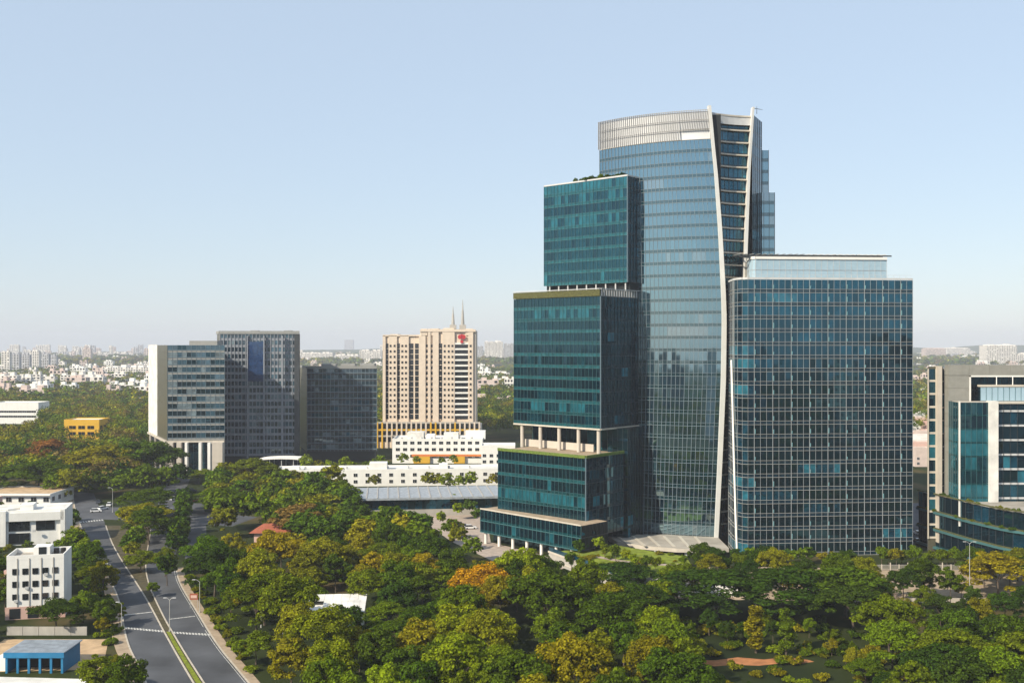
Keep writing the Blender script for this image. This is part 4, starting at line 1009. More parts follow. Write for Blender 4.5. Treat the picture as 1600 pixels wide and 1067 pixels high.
# ------------------------------------------------------------------ distant city, each block a thing
CITY = []
def apartment(name, label, cat, x0, x1, Y, z1, wall, group=None, floors=None, bays=None, depth=None, rz=0.0):
    w_ = x1 - x0; d = depth or max(10, w_ * .5)
    t = thing(name, label, cat, ((x0 + x1) / 2, Y, 0), rz, group)
    b = MB(); rect(b, -w_ / 2, w_ / 2, 0, d, 0, z1)
    r = rng
    # stepped roofline
    for k in range(max(2, int(w_ / 14))):
        x = -w_ / 2 + w_ * (k + .2 + .5 * r.random()) / max(2, int(w_ / 14)); s = min(w_ * .12, 5); rect(b, max(-w_ / 2, x - s), min(w_ / 2, x + s), d * .2, d * .7, z1, z1 + 2 + 3 * r.random())
    b.build('wall', M[wall], t)
    fl = floors or max(2, int(z1 / 3.6)); nb_ = bays or max(2, int(w_ / 5))
    wb = MB()
    for i in range(fl):
        z = z1 * (i + .35) / fl
        for j in range(nb_):
            if r.random() < .12: continue
            x = -w_ / 2 + w_ * (j + .5) / nb_; ww = w_ / nb_ * .55; hh = z1 / fl * .5
            wb.box(x, .0, z + hh / 2, ww, .25, hh)
    for i in range(fl):
        z = z1 * (i + .35) / fl; hh = z1 / fl * .5
        for sx in (-1, 1):
            for j in range(max(1, int(d / 7))): wb.box(sx * w_ / 2, d * (j + .5) / max(1, int(d / 7)), z + hh / 2, .25, 2.5, hh)
    wb.build('window', G['win'], t, kind='stuff')
    bb = MB()
    for i in range(1, fl):
        z = z1 * i / fl; bb.box(0, -.3, z, w_ * .98, .6, .35)
    bb.build('balcony_band', M['white'], t, kind='stuff')
    CITY.append(((x0 + x1) / 2, Y, max(w_, d) * .6 + 6))
    return t
def apx(name, label, xa, xb, yt, yb, wall, group=None, cat='apartment block', **k):
    Y = F * H / (yb - YH); return apartment(name, label, cat, px(xa, Y), px(xb, Y), Y, pz(yt, Y), wall, group, **k)
M['whitehaze'] = mat('white_render', (0.70, 0.66, 0.61), 0.85, .12)
M['pinkish'] = mat('pinkish_render', (0.58, 0.47, 0.42), 0.85, .12)
M['greyrender'] = mat('grey_render', (0.42, 0.42, 0.44), 0.85, .12)
A_ = apx
A_('apartment_block', 'white low rise apartment block at the picture edge beyond the wood', -5, 26, 587, 612, 'whitehaze')
A_('apartment_block', 'white low rise apartment block with stepped roof, second along the row', 26, 48, 590, 611, 'whitehaze')
A_('apartment_block', 'white low rise apartment block with a taller stair tower, middle of the row', 50, 63, 585, 610, 'whitehaze')
A_('apartment_block', 'narrow white apartment block beside a dark gap in the row', 65, 85, 588, 609, 'whitehaze')
A_('apartment_block', 'broad white apartment block with rows of balconies, last of the row', 94, 122, 586, 606, 'whitehaze')
A_('apartment_block', 'white apartment block with curved corner ending the row', 122, 150, 585, 606, 'whitehaze')
A_('apartment_block', 'slim white residential tower far off at the edge', 2, 15, 550, 586, 'whitehaze')
A_('apartment_block', 'greyish residential tower beside the slim white one', 16, 30, 553, 584, 'greyrender')
A_('apartment_block', 'greyish residential tower, second of the far pair', 31, 46, 554, 583, 'greyrender')
A_('apartment_block', 'cream residential tower with brown roof room, brightest of the far towers', 47, 61, 549, 581, 'whitehaze')
A_('apartment_block', 'grey residential slab right of the cream tower', 63, 76, 553, 580, 'greyrender')
A_('apartment_block', 'grey residential slab with stepped top', 77, 88, 556, 579, 'greyrender')
A_('apartment_block', 'pinkish tower standing alone in the far haze', 129, 142, 545, 568, 'pinkish')
A_('apartment_block', 'long white terrace of flats left of the pale office flank', 160, 236, 574, 590, 'whitehaze')
A_('apartment_block', 'white tower right of the hotel, broad and pale in the haze', 757, 786, 534, 566, 'whitehaze')
A_('apartment_block', 'grey tower peeping behind the broad pale one', 787, 803, 537, 566, 'greyrender')
A_('apartment_block', 'pale tower left of the broad pale one', 742, 755, 541, 566, 'greyrender')
A_('apartment_block', 'far pair of grey towers above the blue office block', 538, 552, 531, 546, 'greyrender')
A_('apartment_block', 'low white flats above the blue office block roof', 470, 520, 552, 566, 'whitehaze')
A_('apartment_block', 'second range of low white flats above the blue office block', 522, 560, 555, 567, 'whitehaze')
A_('apartment_block', 'white flats beside the beige hotel tower', 562, 596, 548, 570, 'whitehaze')
A_('apartment_block', 'pale pink range of flats on the far ridge beyond the framed building', 1446, 1478, 545, 562, 'pinkish')
A_('apartment_block', 'pale cream range of flats right of the pink one', 1480, 1516, 544, 560, 'whitehaze')
A_('apartment_block', 'big cream apartment block above the roof of the framed building', 1541, 1589, 540, 572, 'whitehaze')
A_('apartment_block', 'white flats at the far right behind the framed building', 1590, 1615, 553, 572, 'whitehaze')
A_('row_house', 'white row of houses with red roofs beyond the hotel', 746, 800, 622, 636, 'pinkish', cat='house')
A_('row_house', 'white scattered villas at the edge of trees beyond the hotel', 744, 796, 583, 592, 'whitehaze', cat='house')
# crowded small houses in the gap between slab and framed building
for k in range(30):
    y = 606 + k * 3.9; x = 1428 + rng.random() * 20; Y = F * H / (y + 10 - YH); wd = 7 + 7 * rng.random()
    h = house('crowded_house', 'small crowded house in the gap between the slab and the framed building', 'house', px(x, Y), px(x, Y) + wd, Y, 5 + 5 * rng.random(), rng.choice(['white', 'pink', 'white', 'whitehaze', 'pinkish']), depth=9, group='crowded houses in the gap', rows=2, cols=2, z0w=1.8, dz=2.6, roof=rng.choice(['roof', 'roofwhite', 'terracotta']))
    CITY.append((px(x, Y) + wd / 2, Y + 4, wd * .8)); crowd = globals().setdefault('CROWD', []); crowd.append(h)
number(CROWD, 'small crowded house between slab and framed building, NTH up from the bottom of the gap', lambda o: o.location.y)
# scattered far blocks
TB, DH = {}, []
GRP = {'n': ('pale tower block on the hazy skyline', 'tower blocks on the hazy skyline'), 'm': ('small white building among the distant trees', 'small white buildings among distant trees')}
cr_ = random.Random(5)
for k in range(270):
    y = 543.5 + 14 * cr_.random() ** 1.6; Y = F * H / (y - YH)
    if Y > 6200: Y = 4500 + 1600 * cr_.random()
    x = cr_.choice([cr_.uniform(-40, 240), cr_.uniform(-40, 800), cr_.uniform(-20, 480), cr_.uniform(1425, 1640)])
    hh = cr_.uniform(18, 62) if cr_.random() < .55 else cr_.uniform(9, 20); wd = cr_.uniform(14, 34)
    if x > 1400: hh *= .4
    wl = cr_.choice(['whitehaze', 'greyrender', 'pinkish', 'whitehaze'])
    t = apartment('tower_block', 'pale tower block on the hazy skyline', 'tower block', px(x, Y), px(x, Y) + wd, Y, hh, wl, GRP['n'][1], floors=max(2, int(hh / 6)), bays=max(2, int(wd / 8)))
    TB.setdefault((('tall ' if hh > 40 else 'low ' if hh < 20 else '') + {'whitehaze': 'white', 'greyrender': 'grey', 'pinkish': 'pinkish'}[wl], 'left of the slab' if x < 1400 else 'right of the slab'), []).append(t)
for k in range(170):
    y = 556 + 72 * cr_.random() ** 1.2; Y = F * H / (y - YH)
    x = cr_.choice([cr_.uniform(-30, 240), cr_.uniform(-30, 240), cr_.uniform(465, 800), cr_.uniform(1425, 1620)])
    DH.append(apartment('distant_house', 'small white building among the distant trees', 'house', px(x, Y), px(x, Y) + cr_.uniform(12, 30), Y, cr_.uniform(12, 20), cr_.choice(['whitehaze', 'white', 'pinkish']), GRP['m'][1], floors=3, bays=4))

for (c, side_), L in TB.items(): number(L, c + ' block on the skyline ' + side_ + ', NTH of kind from left', lambda o: o.location.x / o.location.y)
number(DH, 'small pale building among the distant trees, NTH counted from left', lambda o: o.location.x / o.location.y)
M['darkened'] = mat('darkened_render', (0.13, 0.12, 0.11), 0.9, .2)  # wall colour darkened so the glass mirrors these towers darker
# towers of the neighbourhood behind and beside the viewpoint, mirrored in the glass
for k, (x, y, wd, hh, dp, wl) in enumerate(((-8, -34, 46, 61, 24, 'whitehaze'), (205, -20, 40, 58, 30, 'greyrender'), (285, 30, 46, 50, 28, 'pinkish'), (150, -150, 50, 72, 30, 'greyrender'), (60, -190, 44, 60, 30, 'whitehaze'), (-330, 60, 40, 56, 30, 'darkened'), (-410, 130, 46, 64, 26, 'darkened'), (-300, -60, 44, 48, 26, 'darkened'), (-470, 230, 50, 40, 26, 'darkened'), (-430, 10, 40, 74, 26, 'darkened'), (360, -60, 46, 66, 30, 'darkened'), (-380, -130, 60, 52, 26, 'darkened'), (-480, -60, 60, 55, 26, 'darkened'), (-520, 110, 60, 50, 26, 'darkened'), (-340, -230, 60, 50, 26, 'darkened'), (-250, -150, 50, 46, 26, 'darkened'), (-560, 190, 60, 46, 26, 'darkened'), (-400, 300, 46, 30, 26, 'darkened'), (-520, 320, 60, 36, 26, 'darkened'), (250, -160, 60, 60, 26, 'darkened'), (330, 110, 50, 44, 26, 'darkened'))):
    apartment('apartment_block', ('pale', 'grey', 'pinkish', 'tall grey', 'white', 'lone grey', 'tall white', 'low pink', 'broad grey', 'tallest white', 'far white', 'long weathered', 'brown', 'dark', 'drab', 'low drab', 'outer grey', 'low brown', 'outer brown', 'tall drab', 'square grey')[k] + ' apartment block outside the frame near the viewpoint', 'apartment block', x - wd / 2, x + wd / 2, y - dp, hh, wl, None, depth=dp)
# ------------------------------------------------------------------ foliage
def leaf_quads(cen, rad, per, leaf, g, zlo=-0.35, flat=0.5):
    n = len(cen); c = np.repeat(cen, per, 0); r = np.repeat(rad, per, 0); N = n * per
    z = g.uniform(zlo, 1, N); a = g.uniform(0, 2 * np.pi, N); s = np.sqrt(1 - z * z)
    d = np.stack([s * np.cos(a), s * np.sin(a), z], 1)
    p = c + d * r * g.uniform(0.62, 1.08, (N, 1))
    nn = d * 0.8 + np.array([0, 0, flat]) + g.normal(0, 0.42, (N, 3)); nn /= np.linalg.norm(nn, axis=1, keepdims=True)
    t = g.normal(0, 1, (N, 3)); u = np.cross(nn, t); u /= np.linalg.norm(u, axis=1, keepdims=True); v = np.cross(nn, u)
    sz = leaf * g.uniform(0.55, 1.35, (N, 1))
    u = u * sz; v = v * sz * g.uniform(0.45, 0.8, (N, 1))
    return np.stack([p + u, p + v, p - u, p - v], 1).reshape(-1, 3)

def quads_mesh(name, V, m, col=None):
    me = bpy.data.meshes.new(name); nq = len(V) // 4
    me.vertices.add(len(V)); me.vertices.foreach_set('co', V.astype(np.float32).ravel())
    me.loops.add(nq * 4); me.loops.foreach_set('vertex_index', np.arange(nq * 4, dtype=np.int32))
    me.polygons.add(nq); me.polygons.foreach_set('loop_start', np.arange(nq, dtype=np.int32) * 4)
    me.polygons.foreach_set('loop_total', np.full(nq, 4, np.int32))
    if col is not None:
        at_ = me.attributes.new('leafcol', 'FLOAT_COLOR', 'FACE')
        at_.data.foreach_set('color', np.concatenate([col, np.ones((nq, 1))], 1).astype(np.float32).ravel())
    me.materials.append(m); me.update(); me.validate()
    return me

def trunk_mesh(h, r, top, spread, n, g, mats):
    b = MB(); k = 4; p = Vector((0, 0, -0.2)); rr = r
    for i in range(k):
        q = Vector((g.normal(0, .12) * h / 8, g.normal(0, .12) * h / 8, h * (i + 1) / k)); b.tube(tuple(p), tuple(q), rr, rr * .82, 6, cap=False); p = q; rr *= .82
    for i in range(n):
        a = 2 * math.pi * (i + g.uniform(-.3, .3)) / n; e = Vector((math.cos(a) * spread * g.uniform(.45, .9), math.sin(a) * spread * g.uniform(.45, .9), top * g.uniform(.75, .98)))
        mdp = p.lerp(e, .5) + Vector((0, 0, .12 * top)); b.tube(tuple(p), tuple(mdp), rr * .7, rr * .42, 5, cap=False); b.tube(tuple(mdp), tuple(e), rr * .42, rr * .12, 4, cap=False)
    return b.mesh('trunk', mats)

def crown_shape(kind, g):
    if kind == 'umbrella':
        n = 100; Rr = 8.2; rr = Rr * np.sqrt(g.uniform(0, 1, n)); a = g.uniform(0, 2 * np.pi, n)
        z = 6.6 + 4.2 * (1 - (rr / Rr) ** 2) + g.normal(0, .35, n)
        cen = np.stack([rr * np.cos(a) * (1 + .12 * np.sin(3 * a)), rr * np.sin(a), z], 1); rad = np.stack([g.uniform(1.0, 1.9, n)] * 2 + [g.uniform(.45, .8, n)], 1)
        return leaf_quads(cen, rad, 130, .27, g, -.25, .9), (5.6, .38, 9.4, 7, 6)
    if kind == 'broad':
        n = 66; Rr = 5.4; rr = Rr * g.uniform(0, 1, n) ** .55; a = g.uniform(0, 2 * np.pi, n)
        z = 4.6 + 6.0 * np.sqrt(np.clip(1 - (rr / Rr) ** 2 * .92, 0, 1)) + g.normal(0, .6, n)
        z[:14] -= g.uniform(1, 3.5, 14)
        cen = np.stack([rr * np.cos(a) * (1 + .2 * np.sin(2 * a + 1)), rr * np.sin(a), z], 1); k = g.uniform(.8, 1.75, n); rad = np.stack([k, k, k * g.uniform(.55, .8, n)], 1)
        return leaf_quads(cen, rad, 160, .265, g, -.35, .6), (4.6, .28, 8.6, 4.4, 5)
    if kind == 'round':
        n = 58; d = g.normal(0, 1, (n, 3)); d[:, 2] = np.abs(d[:, 2]) * 1.1 - .45; d /= np.linalg.norm(d, axis=1, keepdims=True)
        cen = np.array([0, 0, 6.0]) + d * np.array([3.5, 3.5, 4.1]) * g.uniform(.62, 1.04, (n, 1)); k = g.uniform(.6, 1.4, n); rad = np.stack([k, k, k * .75], 1)
        return leaf_quads(cen, rad, 150, .245, g, -.4, .5), (4.4, .22, 8.2, 2.8, 5)
    if kind == 'loose':
        n = 44; rr = 4.6 * g.uniform(0, 1, n) ** .7; a = g.uniform(0, 2 * np.pi, n)
        z = 3.6 + 6.2 * g.uniform(0, 1, n) ** .7 * (1 - (rr / 6.2) ** 2)
        cen = np.stack([rr * np.cos(a), rr * np.sin(a), z], 1); k = g.uniform(.5, 1.35, n); rad = np.stack([k, k, k * .6], 1)
        return leaf_quads(cen, rad, 150, .265, g, -.5, .4), (4.0, .2, 8.0, 3.4, 6)
    if kind == 'column':
        n = 46; z = 1.4 + 8.6 * g.uniform(0, 1, n); w_ = 1.25 * np.sin(np.pi * np.clip((z - .6) / 10.2, 0, 1)) ** .7 * (1 - .25 * z / 10); a = g.uniform(0, 2 * np.pi, n); rr = w_ * g.uniform(.2, 1, n)
        cen = np.stack([rr * np.cos(a), rr * np.sin(a), z], 1); k = g.uniform(.35, .62, n); rad = np.stack([k, k, k * 1.5], 1)
        return leaf_quads(cen, rad, 75, .22, g, -.6, .1), (9.0, .16, 9.5, .3, 2)
    if kind == 'small':
        n = 30; d = g.normal(0, 1, (n, 3)); d /= np.linalg.norm(d, axis=1, keepdims=True)
        cen = np.array([0, 0, 4.0]) + d * np.array([1.75, 1.75, 1.6]) * g.uniform(.5, 1.05, (n, 1)); k = g.uniform(.4, .85, n); rad = np.stack([k, k, k * .75], 1)
        return leaf_quads(cen, rad, 80, .24, g, -.5, .5), (3.0, .12, 4.8, 1.4, 4)
    if kind == 'shrub':
        n = 16; rr = 1.5 * np.sqrt(g.uniform(0, 1, n)); a = g.uniform(0, 2 * np.pi, n)
        cen = np.stack([rr * np.cos(a), rr * np.sin(a), .5 + 1.2 * g.uniform(0, 1, n) * (1 - rr / 2.4)], 1); k = g.uniform(.4, .85, n); rad = np.stack([k, k, k * .8], 1)
        return leaf_quads(cen, rad, 75, .22, g, -.3, .5), (.8, .07, 1.5, 1.0, 4)

PROTO = {}
gg = np.random.default_rng(21)
for kind, nv in (('umbrella', 3), ('broad', 4), ('round', 4), ('loose', 4), ('column', 2), ('small', 3), ('shrub', 3)):
    PROTO[kind] = []
    for k in range(nv):
        VQ, tr_ = crown_shape(kind, gg)
        PROTO[kind].append((quads_mesh('crown', VQ, M['leaf']), trunk_mesh(*tr_, gg, M['bark'])))
# bare tree: limbs and a haze of twigs
def bare_mesh(g):
    b = MB(); b.tube((0, 0, -.2), (.15, 0, 3.2), .28, .2, 7)
    def grow(p, d, L, r, lev):
        q = p + d * L; b.tube(tuple(p), tuple(q), r, r * .62, 5 if lev < 2 else 3, cap=False)
        if lev >= 5: return
        for _ in range(3 if lev < 4 else 2):
            e = (d + Vector((g.normal(0, .55), g.normal(0, .55), g.normal(.12, .3)))).normalized(); grow(q, e, L * g.uniform(.62, .86), max(.014, r * .58), lev + 1)
    for k in range(5):
        a = 2 * math.pi * k / 5; grow(Vector((.15, 0, 3.1)), Vector((math.cos(a) * .8, math.sin(a) * .8, .75)).normalized(), 2.0, .15, 1)
    return b
bm_ = bare_mesh(np.random.default_rng(4))
BARE = bm_.mesh('branches', M['palebark'])

PAL = {
    'dark green': (0.050, 0.088, 0.006), 'mid green': (0.088, 0.130, 0.006), 'deep green': (0.030, 0.058, 0.007), 'olive': (0.145, 0.150, 0.007),
    'yellowish': (0.19, 0.172, 0.007), 'bright green': (0.145, 0.190, 0.007), 'orange yellow': (0.31, 0.19, 0.008), 'brownish': (0.14, 0.105, 0.03), 'reddish': (0.16, 0.08, 0.02)}
LOOK = {'umbrella': 'broad umbrella-crowned', 'broad': 'wide-crowned', 'round': 'rounded', 'loose': 'loose-crowned', 'column': 'columnar', 'small': 'slim young'}
TREES = []
def tree(kind, x, y, s, colour, z=0.0, zone='wood', label=None, sz=None, group=None):
    TREES.append(dict(kind=kind, x=x, y=y, s=s, c=colour, z=z, zone=zone, label=label, named=bool(label), sz=sz or s * rng.uniform(.9, 1.12), group=group))

def inside(p, P):
    x, y = p; c = False; j = len(P) - 1
    for i in range(len(P)):
        if (P[i][1] > y) != (P[j][1] > y) and x < (P[j][0] - P[i][0]) * (y - P[i][1]) / (P[j][1] - P[i][1]) + P[i][0]: c = not c
        j = i
    return c
KEEP = [LL + LR[::-1], RL + RR[::-1], SL + SR[::-1],
        [(-119, 229), (-103, 241), (-103, 256), (-119, 256)], [(-174, 325), (-138, 325), (-138, 353), (-174, 353)], [(-213, 403), (-182, 403), (-182, 432), (-213, 432)],
        [(-104, 199), (-80, 199), (-80, 228), (-112, 228)], [(-90, 327), (-70, 325), (-70, 341), (-90, 341)], [(-46, 228), (-30, 226), (-30, 246), (-46, 246)],
        [(40, 190), (64, 190), (64, 216), (40, 216)], [(78, 212), (93, 212), (95, 240), (79, 240)], [(-86, 298), (-68, 300), (-70, 327), (-92, 327)], [(-43, 219), (-31, 218), (-30, 229), (-47, 230)], [(-110, 168), (-80, 168), (-80, 200), (-110, 200)], [(-220, 385), (-90, 362), (-90, 392), (-170, 414), (-220, 410)]]
def clear(x, y, m):
    for P in KEEP:
        for dx, dy in ((0, 0), (m, 0), (-m, 0), (0, m), (0, -m)):
            if inside((x + dx, y + dy), P): return False
    return True
TAKEN = []
def free(x, y, d):
    return all((x - a) ** 2 + (y - b_) ** 2 > (.5 * (d + e)) ** 2 for a, b_, e in TAKEN)
def put(kind, x, y, s, colour, d, **k):
    TAKEN.append((x, y, d)); tree(kind, x, y, s, colour, **k)
# trees that stand out in the photograph
def at_px(kind, xp, yt, Y, colour, wpx, label, z=0.0, **k):
    """crown centre column xp, crown top row yt, distance Y, crown width in photo pixels"""
    top = pz(yt, Y) - z; w0 = {'umbrella': 17.5, 'broad': 12.2, 'round': 8.6, 'loose': 10, 'column': 3.0, 'small': 4.6, 'shrub': 3.8}[kind]; h0 = {'umbrella': 11.4, 'broad': 11.4, 'round': 11.2, 'loose': 10.4, 'column': 10.6, 'small': 6.4, 'shrub': 2.4}[kind]
    s = wpx * Y / F / w0; sz = max(.45 * s, min(2.2 * s, top / h0))
    TAKEN.append((px(xp, Y), Y, wpx * Y / F * .8)); tree(kind, px(xp, Y), Y, s, colour, z, label=label, sz=sz, **k)
at_px('broad', 748, 886, 242, 'orange yellow', 92, 'orange yellow flowering tree in the middle of the wood, brightest crown there')
at_px('broad', 1120, 897, 243, 'deep green', 170, 'deep green umbrella tree spreading below the white street wall, first of three')
at_px('broad', 1222, 896, 242, 'deep green', 170, 'deep green umbrella tree behind the two columnar trees, middle of three')
at_px('broad', 1322, 892, 244, 'dark green', 150, 'dark green umbrella tree beside the bare pinkish tree, last of three')
at_px('column', 1181, 939, 216, 'olive', 38, 'columnar tree by the red soil strip, taller one of the pair')
at_px('column', 1228, 946, 215, 'mid green', 34, 'columnar tree by the red soil strip, shorter one of the pair')
at_px('round', 715, 938, 208, 'bright green', 92, 'bright green leafy tree in the middle of the wood below the orange one')
at_px('broad', 850, 897, 226, 'dark green', 130, 'big dark green tree right of the orange yellow one')
at_px('broad', 955, 930, 216, 'dark green', 120, 'dark green wide tree below the garden terrace, centre of the wood')
at_px('loose', 960, 905, 238, 'olive', 80, 'olive tree with pale flower tips below the garden terrace')
at_px('umbrella', 965, 882, 262, 'deep green', 150, 'deep green flat crowned tree along the foot of the garden terrace')
at_px('broad', 890, 1000, 178, 'yellowish', 120, 'yellowish green tree at the bottom centre of the picture')
at_px('round', 598, 1030, 180, 'bright green', 60, 'pale leaved rounded tree at the bottom edge below the white tin roofs')
at_px('loose', 562, 976, 203, 'yellowish', 60, 'small tree with golden top just below the white tin roofs')
at_px('broad', 468, 948, 210, 'olive', 85, 'olive green tree left of the white tin roofs')
at_px('loose', 400, 985, 208, 'mid green', 70, 'leafy green tree leaning over the tan pavement')
at_px('broad', 1560, 868, 262, 'yellowish', 110, 'yellow green spreading tree at the right edge below the planted podium')
at_px('loose', 1485, 882, 258, 'mid green', 44, 'slim open tree standing on the tan street')
at_px('loose', 470, 784, 332, 'brownish', 95, 'brownish half bare tree rising from the wood behind the red roofed pavilion')
at_px('broad', 228, 766, 388, 'dark green', 84, 'large rounded tree on the median by the far junction', zone='median')
at_px('broad', 224, 790, 346, 'olive', 84, 'large olive topped tree on the median, in front of the farther one', zone='median')
at_px('broad', 232, 797, 332, 'dark green', 76, 'dense dark tree on the median beside the olive topped one', zone='median')
at_px('round', 220, 856, 292, 'mid green', 52, 'bushy green tree on the median between the carriageways', zone='median')
at_px('small', 238, 906, 263, 'mid green', 26, 'small round tree at the narrow end of the median', zone='median')
at_px('round', 138, 836, 296, 'bright green', 46, 'bright green tree on the verge by the bright white house')
at_px('round', 140, 880, 270, 'mid green', 46, 'green tree on the verge behind the four storey white house')
at_px('broad', 88, 940, 232, 'deep green', 84, 'dark spreading tree in front of the four storey white house')
at_px('round', 150, 925, 250, 'deep green', 48, 'deep green tree between the four storey house and the road')
at_px('round', 196, 1014, 186, 'dark green', 70, 'dark green tree overhanging the road at the bottom edge')
at_px('round', 148, 1020, 190, 'mid green', 66, 'green tree in front of the blue shed at the bottom edge')
at_px('loose', 160, 962, 228, 'yellowish', 26, 'thin yellow green sapling by the road verge')
at_px('loose', 187, 940, 238, 'mid green', 26, 'thin green sapling beside the road pole')
at_px('umbrella', 340, 764, 400, 'mid green', 90, 'broad green tree overhanging the service road')
at_px('umbrella', 395, 718, 452, 'mid green', 90, 'tall green tree in front of the gridded office slab')
at_px('broad', 310, 738, 478, 'mid green', 50, 'round tree at the far end of the road by the columned office base')
at_px('broad', 232, 690, 478, 'dark green', 110, 'massive dark tree at the foot of the pale office flank')
at_px('broad', 160, 700, 465, 'olive', 110, 'big olive tree with yellow top in the left wood')
at_px('broad', 60, 725, 440, 'dark green', 120, 'big dark tree behind the villa')
at_px('broad', 75, 690, 520, 'reddish', 70, 'rust red tree in the left wood')
for k in range(13):
    put('broad', px(88 + 14.5 * k, 428), 424 + rng.uniform(0, 22), rng.uniform(.85, 1.1), rng.choice(['dark green', 'mid green', 'olive', 'deep green']), 8, zone='far side of junction')
for xp, Y in ((716, 322), (738, 306), (704, 342)): put('round', px(xp, Y), Y, .75, rng.choice(['olive', 'mid green']), 5, zone='forecourt')
# hedge row between the right carriageway and the service road
for k in range(15):
    t_ = k / 14; x, y = -106 - .0 + (-134 + 106) * t_, 312 + (402 - 312) * t_
    put('small' if k % 3 else 'round', -93.5 - 2.2 + (-128.5 + 95.7) * ((y - 290) / 112) + rng.uniform(-.5, .5), y, rng.uniform(.75, 1.0) if k % 3 == 0 else rng.uniform(1.1, 1.5), rng.choice(['dark green', 'mid green', 'deep green']), 4, zone='hedge row')
put('round', -97.2, 287, .75, 'mid green', 5, zone='hedge row'); put('small', -93, 276, 1.4, 'dark green', 4, zone='hedge row')
# median trees
for k in range(60):
    y = rng.uniform(272, 374); a = np.interp(y, [p[1] for p in LR], [p[0] for p in LR]) + 1.5; c = np.interp(y, [p[1] for p in RL], [p[0] for p in RL]) - 1.0
    if y > 312: a += 4
    if c - a < 2: continue
    x = rng.uniform(a, c)
    if free(x, y, 5.2): put(rng.choice(['round', 'broad', 'round']), x, y, rng.uniform(.6, .85), rng.choice(['dark green', 'mid green', 'olive', 'dark green']), 5.2, zone='median')
# verge along the left carriageway
for k in range(42):
    y = 208 + k * 5.2; x = np.interp(y, [p[1] for p in LL], [p[0] for p in LL]) - rng.uniform(3.2, 11)
    if clear(x, y, .6) and free(x, y, 4.5): put(rng.choice(['round', 'round', 'loose', 'broad']), x, y, rng.uniform(.6, .9), rng.choice(['mid green', 'dark green', 'dark green', 'olive']), 5, zone='left verge')
# hedge trees in front of the slab, garden terrace, street
for k in range(11): put('small', 66 + 2.2 * k, 303 + rng.uniform(-1, 1), rng.uniform(.72, .92), rng.choice(['dark green', 'mid green', 'deep green']), 2, zone='hedge before the slab')
for k in range(12): put('small', 108 + 2.15 * k, 300 + rng.uniform(-1, 1), rng.uniform(.8, 1.0), rng.choice(['mid green', 'mid green', 'olive']), 2, zone='hedge before the slab')
put('small', 91, 301, .8, 'yellowish', 2, zone='hedge before the slab'); put('small', 95, 302, .7, 'yellowish', 2, zone='hedge before the slab')
for (xp, yp, c, s, kd) in ((893, 862, 'dark green', 1.25, 'small'), (905, 858, 'dark green', 1.1, 'small'), (935, 848, 'bright green', 1.1, 'small'), (945, 858, 'mid green', .95, 'small'), (962, 862, 'mid green', 1.1, 'small'), (978, 868, 'bright green', .95, 'small'),
                     (990, 876, 'bright green', .95, 'small'), (1010, 880, 'mid green', 1.0, 'small'), (1024, 882, 'mid green', .95, 'small'), (1068, 874, 'mid green', .85, 'small'), (1086, 876, 'mid green', .85, 'small'), (1100, 880, 'olive', .75, 'small'), (1000, 892, 'dark green', 1.0, 'small'), (1045, 893, 'dark green', 1.0, 'small')):
    x, y = gp(xp, yp + 14, 3.0); put(kd, x, y, s * .8, c, 1.5, z=3.0 if inside((x, y), gp_) else 0, zone='garden terrace')
wood = [(p[0] + 5.2, p[1]) for p in RR if 158 < p[1] < 290] + [(-85, 300), (-96, 338), (-108, 378), (-121, 418), (-133, 470), (-112, 476), (-98, 440), (-70, 425), (-62, 385), (-50, 347), (-27, 330), (-23, 292), (-14, 270), (8, 266), (24, 262), (36, 258), (60, 252), (152, 250), (160, 158), (-20, 150)]
tr = random.Random(13)
def pick(x, y):
    xp = 800 + x / y * F; r = tr.random()
    if y > 270: pal = ['olive', 'olive', 'mid green', 'dark green', 'mid green', 'yellowish', 'dark green']
    elif xp < 620: pal = ['olive', 'mid green', 'dark green', 'mid green', 'dark green', 'bright green', 'deep green']
    elif xp < 1050: pal = ['dark green', 'mid green', 'dark green', 'olive', 'deep green', 'bright green']
    else: pal = ['dark green', 'deep green', 'mid green', 'olive', 'mid green', 'deep green']
    return tr.choice(pal)
n_ = 0
for it in range(9000):
    x = tr.uniform(-150, 165); y = 150 + 330 * tr.random()
    if not inside((x, y), wood): continue
    kind = tr.choice(['broad', 'broad', 'round', 'loose', 'round', 'umbrella'] if y < 300 else ['broad', 'umbrella', 'broad', 'round'])
    if x > 20 and y < 236 and 37 < x < 66: kind = 'round'
    s = {'broad': tr.uniform(.72, 1.0), 'round': tr.uniform(.75, 1.05), 'loose': tr.uniform(.7, .95), 'umbrella': tr.uniform(.6, .85)}[kind]
    d = {'broad': 9.2, 'round': 7.6, 'loose': 7.6, 'umbrella': 12.5}[kind] * s
    if 34 < x < 70 and y < 236: s *= .42; d *= .7                     # low growth before the columnar pair and the red soil
    if x > 78 and 215 < y < 252: s *= .62; d *= .9                   # keeps the street and the bare tree in sight
    s *= 1.2
    if x > 25 and y > 240: s *= .9
    if not clear(x, y, 2.0 if y < 300 else 3.5) or not free(x, y, d): continue
    put(kind, x, y, s, pick(x, y), d * 1.04); n_ += 1
